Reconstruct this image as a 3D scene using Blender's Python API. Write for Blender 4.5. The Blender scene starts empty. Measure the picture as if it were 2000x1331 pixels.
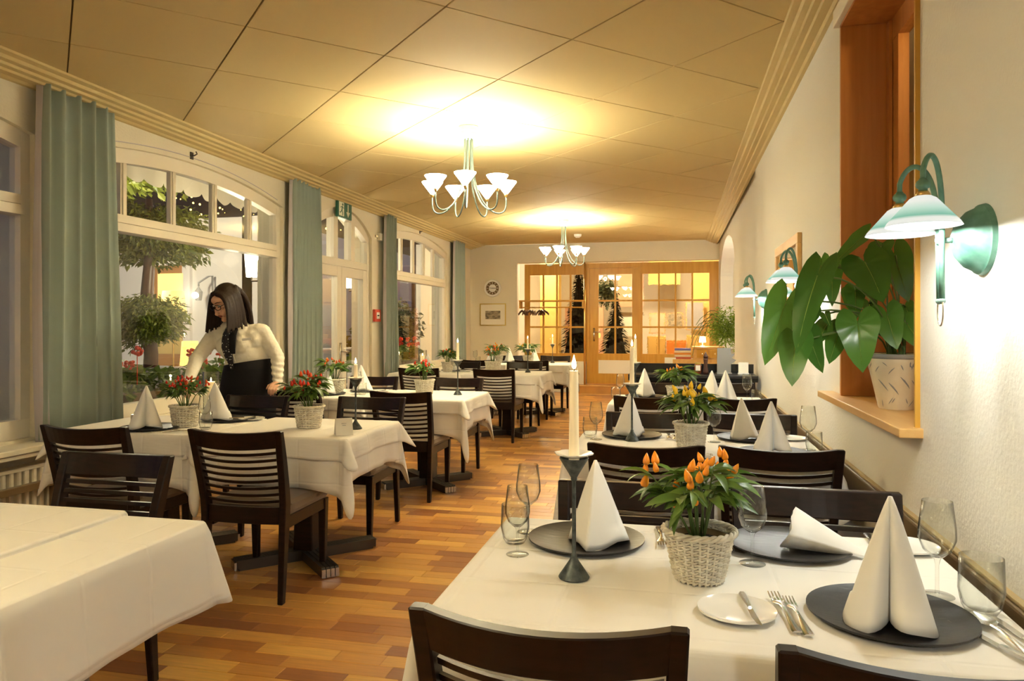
import bpy, bmesh, math, random
from mathutils import Vector, Matrix, noise
PI = math.pi
sc = bpy.context.scene
COL = sc.collection
# ------------------------------------------------------------------ camera, sky, exposure
cam_d = bpy.data.cameras.new('camera')
cam_d.sensor_width = 36.0
cam_d.lens = 36.0 * 1430.0 / 2000.0
cam_d.shift_y = -31.5 / 2000.0
cam_d.clip_start = 0.05
cam_d.clip_end = 400
cam = bpy.data.objects.new('camera', cam_d)
COL.objects.link(cam)
cam.location = (0, 0, 1.33)
cam.rotation_euler = (PI / 2, 0, math.atan(320.0 / 1430.0))
sc.camera = cam
sc.view_settings.view_transform = 'Standard'
sc.view_settings.look = 'None'
sc.view_settings.gamma = 1.0
sc.view_settings.use_curve_mapping = False
sc.view_settings.exposure = 1.03
wd = bpy.data.worlds.new('dusk_sky')
sc.world = wd
wd.use_nodes = True
wd.node_tree.nodes['Background'].inputs[0].default_value = (0.33, 0.36, 0.62, 1)
wd.node_tree.nodes['Background'].inputs[1].default_value = 0.22
CH_POW, SC_POW = 7.0, 4.2            # chandelier bulb, wall-lamp bulb (watt)
CH_COL, SC_COL = (1.0, 0.885, 0.65), (1.0, 0.97, 0.89)

# ------------------------------------------------------------------ materials
MATS = {}
def mat(name, col, rough=0.5, metal=0.0, spec=0.5, sheen=0.0, emit=None, es=0.0, trans=0.0, coat=0.0):
    m = bpy.data.materials.new(name); m.use_nodes = True
    b = m.node_tree.nodes['Principled BSDF']
    b.inputs['Base Color'].default_value = (*col, 1)
    b.inputs['Roughness'].default_value = rough
    b.inputs['Metallic'].default_value = metal
    b.inputs['Specular IOR Level'].default_value = spec
    b.inputs['Sheen Weight'].default_value = sheen
    b.inputs['Coat Weight'].default_value = coat
    b.inputs['Transmission Weight'].default_value = trans
    if emit:
        b.inputs['Emission Color'].default_value = (*emit, 1)
        b.inputs['Emission Strength'].default_value = es
    MATS[name] = m
    return m
def NT(m): return m.node_tree.nodes, m.node_tree.links, m.node_tree.nodes['Principled BSDF']
def add_noise_color(m, c1, c2, scale=(1, 1, 1), nscale=5.0, detail=4.0, coords='Object', lo=0.3, hi=0.7):
    n, l, b = NT(m)
    tc = n.new('ShaderNodeTexCoord'); mp = n.new('ShaderNodeMapping'); mp.inputs['Scale'].default_value = scale
    nz = n.new('ShaderNodeTexNoise'); nz.inputs['Scale'].default_value = nscale; nz.inputs['Detail'].default_value = detail
    rp = n.new('ShaderNodeValToRGB')
    rp.color_ramp.elements[0].position = lo; rp.color_ramp.elements[1].position = hi
    rp.color_ramp.elements[0].color = (*c1, 1); rp.color_ramp.elements[1].color = (*c2, 1)
    l.new(tc.outputs[coords], mp.inputs[0]); l.new(mp.outputs[0], nz.inputs['Vector'])
    l.new(nz.outputs[0], rp.inputs[0]); l.new(rp.outputs[0], b.inputs['Base Color'])
    return rp
def add_bump(m, nscale=40.0, strength=0.3, dist=0.01, detail=3.0, scale=(1, 1, 1)):
    n, l, b = NT(m)
    tc = n.new('ShaderNodeTexCoord'); mp = n.new('ShaderNodeMapping'); mp.inputs['Scale'].default_value = scale
    nz = n.new('ShaderNodeTexNoise'); nz.inputs['Scale'].default_value = nscale; nz.inputs['Detail'].default_value = detail
    bp = n.new('ShaderNodeBump'); bp.inputs['Strength'].default_value = strength; bp.inputs['Distance'].default_value = dist
    l.new(tc.outputs['Object'], mp.inputs[0]); l.new(mp.outputs[0], nz.inputs['Vector'])
    l.new(nz.outputs[0], bp.inputs['Height']); l.new(bp.outputs[0], b.inputs['Normal'])
def glassy(name, tint, refl=1.0, power=3.0, base=0.04, rough=0.0, edge=None):
    m = bpy.data.materials.new(name); m.use_nodes = True
    n, l = m.node_tree.nodes, m.node_tree.links
    n.remove(n['Principled BSDF'])
    out = n['Material Output']
    tr = n.new('ShaderNodeBsdfTransparent'); tr.inputs[0].default_value = (*tint, 1)
    gl = n.new('ShaderNodeBsdfGlossy'); gl.inputs['Roughness'].default_value = rough
    lw = n.new('ShaderNodeLayerWeight'); lw.inputs['Blend'].default_value = 0.5
    pw = n.new('ShaderNodeMath'); pw.operation = 'POWER'; pw.inputs[1].default_value = power
    ml = n.new('ShaderNodeMath'); ml.operation = 'MULTIPLY_ADD'; ml.inputs[1].default_value = refl; ml.inputs[2].default_value = base
    mx = n.new('ShaderNodeMixShader')
    if edge:
        rp = n.new('ShaderNodeValToRGB'); rp.color_ramp.elements[0].position = 0.55; rp.color_ramp.elements[0].color = (*tint, 1); rp.color_ramp.elements[1].position = 0.97; rp.color_ramp.elements[1].color = (edge, edge, edge * .98, 1)
        l.new(lw.outputs['Facing'], rp.inputs[0]); l.new(rp.outputs[0], tr.inputs[0])
    l.new(lw.outputs['Facing'], pw.inputs[0]); l.new(pw.outputs[0], ml.inputs[0]); l.new(ml.outputs[0], mx.inputs[0])
    l.new(tr.outputs[0], mx.inputs[1]); l.new(gl.outputs[0], mx.inputs[2]); l.new(mx.outputs[0], out.inputs[0])
    MATS[name] = m
    return m

mat('plaster', (0.74, 0.69, 0.56), 0.9, spec=0.1); add_bump(MATS['plaster'], 60, 0.35, 0.006)
mat('stucco', (0.775, 0.77, 0.735), 0.95, spec=0.1); add_bump(MATS['stucco'], 75, 0.42, 0.0045, 4)
mat('ceiling_paint', (0.585, 0.46, 0.22), 0.7, spec=0.2)
mat('cornice_paint', (0.62, 0.50, 0.25), 0.6, spec=0.2)
mat('joint_dark', (0.22, 0.15, 0.06), 0.9)
mat('frame_paint', (0.80, 0.75, 0.64), 0.45)
mat('sill_paint', (0.72, 0.68, 0.56), 0.4)
mat('outdoor_white', (0.75, 0.73, 0.70), 0.8)
mat('wenge', (0.022, 0.011, 0.007), 0.34, spec=0.28); add_noise_color(MATS['wenge'], (0.006, 0.0026, 0.0018), (0.016, 0.0068, 0.0042), (3, 40, 40), 2.0)
mat('dark_metal', (0.10, 0.085, 0.07), 0.4, 0.7)
mat('steel', (0.72, 0.70, 0.66), 0.22, 1.0)
mat('brass', (0.75, 0.52, 0.20), 0.3, 1.0)
mat('upholstery', (0.20, 0.155, 0.11), 0.75, spec=0.2, sheen=0.2); add_bump(MATS['upholstery'], 300, 0.2, 0.002)
mat('linen', (0.80, 0.785, 0.745), 0.85, spec=0.15, sheen=0.1)
mat('napkin_cloth', (0.85, 0.85, 0.84), 0.85, spec=0.15)
mat('curtain_cloth', (0.33, 0.40, 0.365), 0.9, spec=0.1, sheen=0.2)
mat('lining_cloth', (0.55, 0.52, 0.56), 0.9, spec=0.1)
mat('pine', (0.50, 0.20, 0.045), 0.4); add_noise_color(MATS['pine'], (0.43, 0.155, 0.03), (0.56, 0.235, 0.06), (9, 9, 0.6), 2.5, 5)
mat('pine_light', (0.66, 0.40, 0.14), 0.4); add_noise_color(MATS['pine_light'], (0.60, 0.34, 0.11), (0.72, 0.46, 0.18), (6, 1, 6), 2.5, 5)
mat('honey_wood', (0.56, 0.30, 0.04), 0.4); add_noise_color(MATS['honey_wood'], (0.50, 0.25, 0.028), (0.60, 0.335, 0.05), (9, 9, 0.7), 2.5, 5)
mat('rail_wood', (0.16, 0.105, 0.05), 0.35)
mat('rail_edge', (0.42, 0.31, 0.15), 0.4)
mat('slate', (0.018, 0.017, 0.017), 0.38); add_bump(MATS['slate'], 12, 0.25, 0.004, 6, (1, 6, 1))
mat('porcelain', (0.86, 0.85, 0.82), 0.15)
mat('wax', (0.90, 0.80, 0.58), 0.45, emit=(1, 0.72, 0.35), es=0.10)
mat('iron', (0.07, 0.085, 0.085), 0.45, 0.6); add_noise_color(MATS['iron'], (0.035, 0.045, 0.05), (0.13, 0.15, 0.15), (1, 1, 1), 60)
mat('flame', (1, 0.8, 0.4), 0.5, emit=(1, 0.72, 0.32), es=26)
mat('wick', (0.02, 0.015, 0.01), 0.9)
mat('wicker', (0.72, 0.67, 0.56), 0.6); add_noise_color(MATS['wicker'], (0.58, 0.52, 0.41), (0.80, 0.76, 0.66), (1, 1, 1), 40)
mat('soil', (0.015, 0.010, 0.007), 0.95)
mat('stem', (0.10, 0.17, 0.04), 0.6)
mat('verdigris', (0.13, 0.27, 0.21), 0.55, 0.0); add_noise_color(MATS['verdigris'], (0.06, 0.17, 0.125), (0.13, 0.27, 0.21), (1, 1, 1), 30)
mat('verdigris_light', (0.17, 0.26, 0.23), 0.5, 0.0)
mat('chandelier_metal', (0.06, 0.085, 0.07), 0.5, 0.0)
mat('terracotta', (0.5, 0.2, 0.1), 0.8)
mat('skin', (0.76, 0.45, 0.31), 0.5, spec=0.3); MATS['skin'].node_tree.nodes['Principled BSDF'].inputs['Subsurface Weight'].default_value = 0.0
mat('hair', (0.024, 0.012, 0.008), 0.5, spec=0.3); add_bump(MATS['hair'], 30, 0.25, 0.003, 2, (9, 9, 0.4))
mat('blouse', (0.84, 0.81, 0.72), 0.85, spec=0.1)
mat('black_cloth', (0.012, 0.012, 0.014), 0.85, spec=0.2)
mat('lips', (0.42, 0.11, 0.09), 0.4)
mat('eye_white', (0.8, 0.78, 0.75), 0.2)
mat('black_gloss', (0.01, 0.01, 0.01), 0.2)
mat('green_sign', (0.015, 0.13, 0.075), 0.5)
mat('sign_white', (0.75, 0.80, 0.68), 0.5)
mat('alarm_red', (0.60, 0.055, 0.02), 0.4)
mat('white_plastic', (0.8, 0.8, 0.78), 0.4)
mat('grey_plastic', (0.35, 0.36, 0.36), 0.4)
mat('gold', (0.62, 0.45, 0.12), 0.35, 0.8)
mat('paper', (0.80, 0.77, 0.68), 0.8)
mat('radiator_paint', (0.78, 0.72, 0.58), 0.4)
mat('geranium', (0.75, 0.05, 0.015), 0.6)
mat('grass', (0.06, 0.10, 0.03), 0.9)
mat('terrace_stone', (0.25, 0.24, 0.23), 0.8)
mat('dark_leaf', (0.018, 0.035, 0.012), 0.6)
mat('mid_leaf', (0.075, 0.13, 0.02), 0.5)
mat('spruce', (0.008, 0.006, 0.004), 1.0, spec=0.0)
mat('lampshade_yellow', (0.8, 0.6, 0.2), 0.8, emit=(1.0, 0.62, 0.15), es=0.9)
mat('lamp_white', (0.9, 0.88, 0.8), 0.5, emit=(1.0, 0.88, 0.62), es=6)
mat('town_light', (1, 0.7, 0.2), 0.5, emit=(1.0, 0.62, 0.12), es=5)
mat('awning_cloth', (0.62, 0.58, 0.48), 0.9)
mat('hill', (0.012, 0.014, 0.016), 1.0)
mat('mirror_glass', (0.85, 0.85, 0.85), 0.02, 1.0)
mat('ochre_wall', (0.62, 0.44, 0.14), 0.9)
mat('pink_wall', (0.75, 0.45, 0.33), 0.9)
mat('cream_wall', (0.80, 0.76, 0.66), 0.9)
mat('orange_wood', (0.62, 0.22, 0.03), 0.5)
mat('door_brown', (0.42, 0.20, 0.06), 0.5)
mat('armchair_cloth', (0.45, 0.38, 0.33), 0.9)
mat('pot_grey', (0.30, 0.30, 0.32), 0.6)
mat('book_blue', (0.15, 0.16, 0.5), 0.6); mat('book_red', (0.42, 0.08, 0.04), 0.6); mat('book_cream', (0.7, 0.62, 0.45), 0.6)
mat('stone_lead', (0.26, 0.25, 0.23), 0.7)
mat('honey_jar', (0.22, 0.05, 0.015), 0.2)
glassy('window_glass', (0.96, 0.97, 0.95), 0.55, 3.0, 0.05)
glassy('clear_glass', (0.97, 0.98, 0.97), 0.6, 3.0, 0.035, edge=0.38)
glassy('hall_glass', (0.93, 0.90, 0.80), 0.35, 3.0, 0.03)
m = bpy.data.materials.new('rippled_glass'); m.use_nodes = True; MATS['rippled_glass'] = m
_n, _l, _b = NT(m)
_b.inputs['Transmission Weight'].default_value = 1.0; _b.inputs['IOR'].default_value = 1.12; _b.inputs['Roughness'].default_value = 0.02
_b.inputs['Base Color'].default_value = (0.95, 0.93, 0.85, 1); add_bump(m, 14, 0.5, 0.03, 2)

# linen creases: the square folds left by the laundry
def crease(m, pitch=0.23):
    n, l, b = NT(m)
    tc = n.new('ShaderNodeTexCoord'); sp = n.new('ShaderNodeSeparateXYZ'); l.new(tc.outputs['Object'], sp.inputs[0])
    acc = None
    for k in range(3):
        mu = n.new('ShaderNodeMath'); mu.operation = 'MULTIPLY_ADD'; mu.inputs[1].default_value = 1 / pitch; mu.inputs[2].default_value = 0.37 + 0.2 * k
        fr = n.new('ShaderNodeMath'); fr.operation = 'PINGPONG'; fr.inputs[1].default_value = 0.5
        lt = n.new('ShaderNodeMapRange'); lt.inputs[1].default_value = 0.0; lt.inputs[2].default_value = 0.035
        l.new(sp.outputs[k], mu.inputs[0]); l.new(mu.outputs[0], fr.inputs[0]); l.new(fr.outputs[0], lt.inputs[0])
        if acc is None: acc = lt.outputs[0]
        else:
            ad = n.new('ShaderNodeMath'); ad.operation = 'ADD'; l.new(acc, ad.inputs[0]); l.new(lt.outputs[0], ad.inputs[1]); acc = ad.outputs[0]
    nz = n.new('ShaderNodeTexNoise'); nz.inputs['Scale'].default_value = 5.0; nz.inputs['Detail'].default_value = 2
    ad = n.new('ShaderNodeMath'); ad.operation = 'MULTIPLY_ADD'; ad.inputs[1].default_value = 2.5
    l.new(nz.outputs[0], ad.inputs[0]); l.new(acc, ad.inputs[2])
    bp = n.new('ShaderNodeBump'); bp.inputs['Strength'].default_value = 0.35; bp.inputs['Distance'].default_value = 0.004
    l.new(ad.outputs[0], bp.inputs['Height']); l.new(bp.outputs[0], b.inputs['Normal'])
crease(MATS['linen'])
add_bump(MATS['napkin_cloth'], 9, 0.3, 0.01, 2)
add_bump(MATS['blouse'], 14, 0.45, 0.02, 3)
add_bump(MATS['curtain_cloth'], 250, 0.15, 0.002)

# parquet: tone differs from plank to plank
m = mat('parquet', (0.4, 0.2, 0.06), 0.28, spec=0.5)
n, l, b = NT(m)
oi = n.new('ShaderNodeObjectInfo'); ge = n.new('ShaderNodeNewGeometry')
ad = n.new('ShaderNodeMath'); ad.operation = 'ADD'; fr = n.new('ShaderNodeMath'); fr.operation = 'FRACT'
l.new(oi.outputs['Random'], ad.inputs[0]); l.new(ge.outputs['Random Per Island'], ad.inputs[1]); l.new(ad.outputs[0], fr.inputs[0])
rp = n.new('ShaderNodeValToRGB'); e = rp.color_ramp.elements
e[0].color = (0.34, 0.105, 0.016, 1); e[1].color = (0.95, 0.55, 0.11, 1)
k = e.new(0.45); k.color = (0.58, 0.24, 0.036, 1)
k = e.new(0.8); k.color = (0.76, 0.375, 0.068, 1)
l.new(fr.outputs[0], rp.inputs[0])
mp = n.new('ShaderNodeMapping'); mp.inputs['Scale'].default_value = (2, 30, 1)
nz = n.new('ShaderNodeTexNoise'); nz.inputs['Scale'].default_value = 3; nz.inputs['Detail'].default_value = 4
l.new(ge.outputs['Position'], mp.inputs[0]); l.new(mp.outputs[0], nz.inputs['Vector'])
mx = n.new('ShaderNodeMix'); mx.data_type = 'RGBA'; mx.blend_type = 'MULTIPLY'; mx.inputs[0].default_value = 0.5
l.new(rp.outputs[0], mx.inputs[6]); l.new(nz.outputs[0], mx.inputs[7])
gm = n.new('ShaderNodeBrightContrast'); gm.inputs['Bright'].default_value = 0.03
l.new(mx.outputs[2], gm.inputs[0]); l.new(gm.outputs[0], b.inputs['Base Color'])

def leaf_mat(name, c1, c2, rough=0.35, trans=0.25):
    m = mat(name, c1, rough, spec=0.5)
    n, l, b = NT(m)
    oi = n.new('ShaderNodeObjectInfo'); ge = n.new('ShaderNodeNewGeometry')
    ad = n.new('ShaderNodeMath'); ad.operation = 'ADD'; fr = n.new('ShaderNodeMath'); fr.operation = 'FRACT'
    l.new(oi.outputs['Random'], ad.inputs[0]); l.new(ge.outputs['Random Per Island'], ad.inputs[1]); l.new(ad.outputs[0], fr.inputs[0])
    rp = n.new('ShaderNodeValToRGB'); rp.color_ramp.elements[0].color = (*c1, 1); rp.color_ramp.elements[1].color = (*c2, 1)
    l.new(fr.outputs[0], rp.inputs[0]); l.new(rp.outputs[0], b.inputs['Base Color'])
    tl = n.new('ShaderNodeBsdfTranslucent'); l.new(rp.outputs[0], tl.inputs[0])
    mx = n.new('ShaderNodeMixShader'); mx.inputs[0].default_value = trans
    l.new(b.outputs[0], mx.inputs[1]); l.new(tl.outputs[0], mx.inputs[2]); l.new(mx.outputs[0], n['Material Output'].inputs[0])
    return m
leaf_mat('pepper_leaf', (0.055, 0.125, 0.018), (0.15, 0.26, 0.05), 0.4, 0.3)
leaf_mat('heart_leaf', (0.045, 0.135, 0.020), (0.11, 0.28, 0.042), 0.25, 0.3)
leaf_mat('maple_leaf', (0.06, 0.09, 0.012), (0.20, 0.24, 0.03), 0.5, 0.35)
leaf_mat('fern_leaf', (0.18, 0.32, 0.03), (0.38, 0.52, 0.09), 0.5, 0.45)
leaf_mat('bush_leaf', (0.05, 0.07, 0.03), (0.16, 0.19, 0.10), 0.5, 0.3)
leaf_mat('geranium_leaf', (0.08, 0.14, 0.025), (0.20, 0.28, 0.06), 0.5, 0.4)
mat('hanger_wood', (0.07, 0.025, 0.015), 0.4)
for nm, c in (('pepper_orange', (0.95, 0.34, 0.02)), ('pepper_yellow', (0.90, 0.58, 0.02)), ('pepper_red', (0.62, 0.03, 0.012)), ('pepper_scarlet', (0.72, 0.09, 0.02))):
    mat(nm, c, 0.22)
# lamp shades: frosted glass, lit through
def shade_mat(name, c1, c2, es, lo, hi, ecol=None, thin=1.0):
    m = bpy.data.materials.new(name); m.use_nodes = True; MATS[name] = m
    n, l = m.node_tree.nodes, m.node_tree.links
    n.remove(n['Principled BSDF']); out = n['Material Output']
    tc = n.new('ShaderNodeTexCoord'); sp = n.new('ShaderNodeSeparateXYZ'); l.new(tc.outputs['Generated'], sp.inputs[0])
    rp = n.new('ShaderNodeValToRGB'); rp.color_ramp.elements[0].position = lo; rp.color_ramp.elements[1].position = hi
    rp.color_ramp.elements[0].color = (*c1, 1); rp.color_ramp.elements[1].color = (*c2, 1)
    l.new(sp.outputs[2], rp.inputs[0])
    tl = n.new('ShaderNodeBsdfTranslucent'); df = n.new('ShaderNodeBsdfDiffuse'); em = n.new('ShaderNodeEmission'); em.inputs[1].default_value = es
    for s_ in (tl, df) + (() if ecol else (em,)): l.new(rp.outputs[0], s_.inputs[0])
    if ecol: em.inputs[0].default_value = (*ecol, 1)
    if thin < 1:
        vm = n.new('ShaderNodeVectorMath'); vm.operation = 'SCALE'; vm.inputs['Scale'].default_value = thin
        l.new(rp.outputs[0], vm.inputs[0]); l.new(vm.outputs[0], tl.inputs[0])
    mx = n.new('ShaderNodeMixShader'); mx.inputs[0].default_value = 0.72
    ad = n.new('ShaderNodeAddShader')
    l.new(df.outputs[0], mx.inputs[1]); l.new(tl.outputs[0], mx.inputs[2]); l.new(mx.outputs[0], ad.inputs[0]); l.new(em.outputs[0], ad.inputs[1])
    l.new(ad.outputs[0], out.inputs[0])
shade_mat('chandelier_shade', (0.95, 0.93, 0.86), (0.90, 0.93, 0.88), 20.0, 0.0, 1.0, CH_COL)
shade_mat('chandelier_shade_dim', (0.95, 0.93, 0.86), (0.90, 0.93, 0.88), 11.0, 0.0, 1.0, CH_COL)
shade_mat('sconce_shade', (0.40, 0.74, 0.60), (0.92, 0.97, 0.93), 0.36, 0.22, 0.62, None, 0.022)
_r = [x for x in MATS['sconce_shade'].node_tree.nodes if x.type == 'VALTORGB'][0].color_ramp
_r.elements[0].position = 0.0; _r.elements[0].color = (0.93, 0.97, 0.94, 1); _r.elements[1].position = 0.80; _r.elements[1].color = (0.93, 0.97, 0.94, 1)  # green glass band; white glow at rim and top painted into the ramp
for p_, c_ in ((0.17, (0.92, 0.97, 0.93, 1)), (0.27, (0.26, 0.60, 0.46, 1)), (0.52, (0.60, 0.86, 0.75, 1))):
    k = _r.elements.new(p_); k.color = c_
# scarf with white dots
m = mat('dotted_scarf', (0.01, 0.011, 0.018), 0.7); n, l, b = NT(m)
tc = n.new('ShaderNodeTexCoord'); vo = n.new('ShaderNodeTexVoronoi'); vo.inputs['Scale'].default_value = 55
rp = n.new('ShaderNodeValToRGB'); rp.color_ramp.elements[0].color = (0.7, 0.7, 0.68, 1); rp.color_ramp.elements[1].color = (0.01, 0.011, 0.018, 1)
rp.color_ramp.elements[0].position = 0.22; rp.color_ramp.elements[1].position = 0.27
l.new(tc.outputs['Object'], vo.inputs['Vector']); l.new(vo.outputs['Distance'], rp.inputs[0]); l.new(rp.outputs[0], b.inputs['Base Color'])
# painted pot and print
m = mat('painted_pot', (0.74, 0.65, 0.46), 0.3); add_noise_color(m, (0.66, 0.55, 0.36), (0.78, 0.69, 0.50), (1, 1, 1), 8)
m = mat('etching', (0.5, 0.45, 0.3), 0.8); add_noise_color(m, (0.07, 0.06, 0.04), (0.48, 0.42, 0.30), (1, 1, 2.2), 11, 5)
m = mat('glaze_leaf_pot', (0.7, 0.62, 0.45), 0.3)

# ------------------------------------------------------------------ mesh builder
class MB:
    def __init__(s): s.v = []; s.f = []
    def add(s, vs, fs):
        o = len(s.v); s.v += [tuple(p) for p in vs]; s.f += [tuple(i + o for i in f) for f in fs]; return s
    def box(s, x0, x1, y0, y1, z0, z1, M=None):
        vs = [Vector((x, y, z)) for z in (z0, z1) for y in (y0, y1) for x in (x0, x1)]
        if M is not None: vs = [M @ p for p in vs]
        return s.add(vs, [(0, 2, 3, 1), (4, 5, 7, 6), (0, 1, 5, 4), (2, 6, 7, 3), (0, 4, 6, 2), (1, 3, 7, 5)])
    def tube(s, pts, r, seg=8, cap=True, closed=False):
        pts = [Vector(p) for p in pts]; n = len(pts)
        rs = r if isinstance(r, (list, tuple)) else [r] * n
        up = Vector((0.13, 0.27, 0.95)).normalized(); vs = []
        prev = None
        for i, p in enumerate(pts):
            if closed: t = pts[(i + 1) % n] - pts[i - 1]
            else: t = pts[min(i + 1, n - 1)] - pts[max(i - 1, 0)]
            t.normalize()
            a = (prev - t * prev.dot(t)) if prev is not None else t.cross(up)
            if a.length < 1e-5: a = t.cross(Vector((1, 0, 0)))
            a.normalize(); prev = a; bb = t.cross(a)
            for k in range(seg):
                an = 2 * PI * k / seg
                vs.append(p + (a * math.cos(an) + bb * math.sin(an)) * rs[i])
        fs = []
        for i in range(n if closed else n - 1):
            j = (i + 1) % n
            for k in range(seg):
                fs.append((i * seg + k, i * seg + (k + 1) % seg, j * seg + (k + 1) % seg, j * seg + k))
        if cap and not closed:
            fs.append(tuple(range(seg))[::-1]); fs.append(tuple(range((n - 1) * seg, n * seg)))
        return s.add(vs, fs)
    def lathe(s, prof, seg=24, c=(0, 0, 0), M=None):
        vs = []; fs = []
        for r, z in prof:
            for k in range(seg):
                a = 2 * PI * k / seg
                p = Vector((r * math.cos(a), r * math.sin(a), z))
                if M is not None: p = M @ p
                vs.append(p + Vector(c))
        for i in range(len(prof) - 1):
            for k in range(seg):
                fs.append((i * seg + k, i * seg + (k + 1) % seg, (i + 1) * seg + (k + 1) % seg, (i + 1) * seg + k))
        return s.add(vs, fs)
    def prism(s, poly, d0, d1, axis='x'):
        def P(a, b, d): return {'x': (d, a, b), 'y': (a, d, b), 'z': (a, b, d)}[axis]
        n = len(poly)
        vs = [P(a, b, d0) for a, b in poly] + [P(a, b, d1) for a, b in poly]
        fs = [tuple(range(n)), tuple(range(n, 2 * n))[::-1]] + [(i, i + n, (i + 1) % n + n, (i + 1) % n) for i in range(n)]
        return s.add(vs, fs)
    def loft(s, rings, cap=True, closed=True):
        n = len(rings[0]); vs = [p for r in rings for p in r]; fs = []
        for i in range(len(rings) - 1):
            for k in range(n if closed else n - 1):
                fs.append((i * n + k, i * n + (k + 1) % n, (i + 1) * n + (k + 1) % n, (i + 1) * n + k))
        if cap: fs.append(tuple(range(n))[::-1]); fs.append(tuple(range((len(rings) - 1) * n, len(rings) * n)))
        return s.add(vs, fs)
    def sphere(s, c, r, seg=12, M=None):
        prof = [(math.sin(PI * i / (seg // 2)) , -math.cos(PI * i / (seg // 2))) for i in range(seg // 2 + 1)]
        rr = r if isinstance(r, (tuple, list)) else (r, r, r)
        S = Matrix.Diagonal((*rr, 1)); S = (M @ S) if M is not None else S
        prof[0] = (1e-4, -1); prof[-1] = (1e-4, 1)
        return s.lathe(prof, seg, c, S)
    def mesh(s, name, smooth=False, bevel=0.0, seg=2):
        me = bpy.data.meshes.new(name); me.from_pydata(s.v, [], s.f)
        bm = bmesh.new(); bm.from_mesh(me)
        if bevel > 0:
            bmesh.ops.bevel(bm, geom=bm.edges[:], offset=bevel, segments=seg, affect='EDGES', profile=0.6)
        bmesh.ops.recalc_face_normals(bm, faces=bm.faces[:])
        bm.to_mesh(me); bm.free()
        if smooth:
            for p in me.polygons: p.use_smooth = True
        return me
    def build(s, name, mt, parent=None, smooth=False, bevel=0.0, seg=2, auto=False):
        me = s.mesh(name, smooth, bevel, seg)
        return obj(name, me, mt, parent, auto)
def obj(name, me, mt=None, parent=None, auto=False):
    if mt is not None and not me.materials: me.materials.append(MATS[mt] if isinstance(mt, str) else mt)
    if auto:
        for p in me.polygons: p.use_smooth = True
        try: me.set_sharp_from_angle(angle=math.radians(35))
        except Exception: pass
    o = bpy.data.objects.new(name, me); COL.objects.link(o)
    if parent is not None: o.parent = parent
    return o
def tag(o, label=None, cat=None, group=None, kind=None):
    if label: o['label'] = label
    if cat: o['category'] = cat
    if group: o['group'] = group
    if kind: o['kind'] = kind
    return o
def thing(name, loc=(0, 0, 0), rz=0.0, label=None, cat=None, group=None):
    o = bpy.data.objects.new(name, None); COL.objects.link(o)
    o.location = loc; o.rotation_euler = (0, 0, rz); o.empty_display_size = 0.1
    return tag(o, label, cat, group)
def copy_tree(o, parent=None):
    c = o.copy(); COL.objects.link(c)
    if parent is not None: c.parent = parent
    for ch in list(o.children): copy_tree(ch, c)
    return c
USED = {}
def place(key, maker, loc, rz, label, cat, group=None, sc_=1.0):
    """first call builds the thing, later calls copy it with its parts"""
    if key not in USED: USED[key] = o = maker()
    else: o = copy_tree(USED[key])
    o.location = loc; o.rotation_euler = (0, 0, rz); o.scale = (sc_, sc_, sc_)
    for k_ in ('label', 'category', 'group'):
        if k_ in o: del o[k_]
    return tag(o, label, cat, group)
def structure(o): o['kind'] = 'structure'; return o
def lamp(name, loc, power, col, radius=0.02, parent=None):
    d = bpy.data.lights.new(name, 'POINT'); d.energy = power; d.color = col; d.shadow_soft_size = radius
    o = bpy.data.objects.new(name, d); COL.objects.link(o); o.location = loc
    if parent is not None: o.parent = parent
    return o
# ------------------------------------------------------------------ the room
CEIL = 2.92
XL, XR, YB, YF = -4.05, 0.76, 14.26, -3.0
# floor: subfloor plus parquet planks laid crosswise
fl = structure(MB().box(-4.35, 1.2, YF, 14.30, -0.12, -0.022).build('floor', 'joint_dark'))
rnd = random.Random(7)
plank_me = {}
rest = MB()
def plank_mesh(L):
    k_ = round(L, 2)
    if k_ not in plank_me:
        h = L / 2 - 0.0007; w = 0.0443; c_ = 0.0012
        v_ = [(-h, -w, -0.02), (h, -w, -0.02), (h, w, -0.02), (-h, w, -0.02), (-h, -w, -c_), (h, -w, -c_), (h, w, -c_), (-h, w, -c_),
              (-h + c_, -w + c_, 0), (h - c_, -w + c_, 0), (h - c_, w - c_, 0), (-h + c_, w - c_, 0)]
        f_ = [(0, 1, 5, 4), (1, 2, 6, 5), (2, 3, 7, 6), (3, 0, 4, 7), (4, 5, 9, 8), (5, 6, 10, 9), (6, 7, 11, 10), (7, 4, 8, 11), (8, 9, 10, 11)]
        me = bpy.data.meshes.new('plank'); me.from_pydata(v_, [], f_); me.materials.append(MATS['parquet'])
        plank_me[k_] = (me, v_, f_)
    return plank_me[k_]
y = YF + 0.045
n_pl = 0
while y < 14.25:
    x = -4.05 - rnd.random() * 0.3
    while x < 0.85:
        L = rnd.choice([0.20, 0.26, 0.30, 0.34, 0.38, 0.44])
        cx = x + L / 2
        me, v_, f_ = plank_mesh(L)
        if 1.25 < y < 6.6 and -1.85 < cx < -0.36 and n_pl < 298:
            o = obj('plank', me, None, fl); o.location = (cx, y, 0); n_pl += 1
        elif x > -4.06 or True:
            if cx > -4.2 and x + L < 1.1: rest.add([(a + cx, b_ + y, c_) for a, b_, c_ in v_], f_)
        x += L
    y += 0.09
tag(rest.build('parquet_planks', 'parquet', fl), kind='stuff')

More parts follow.
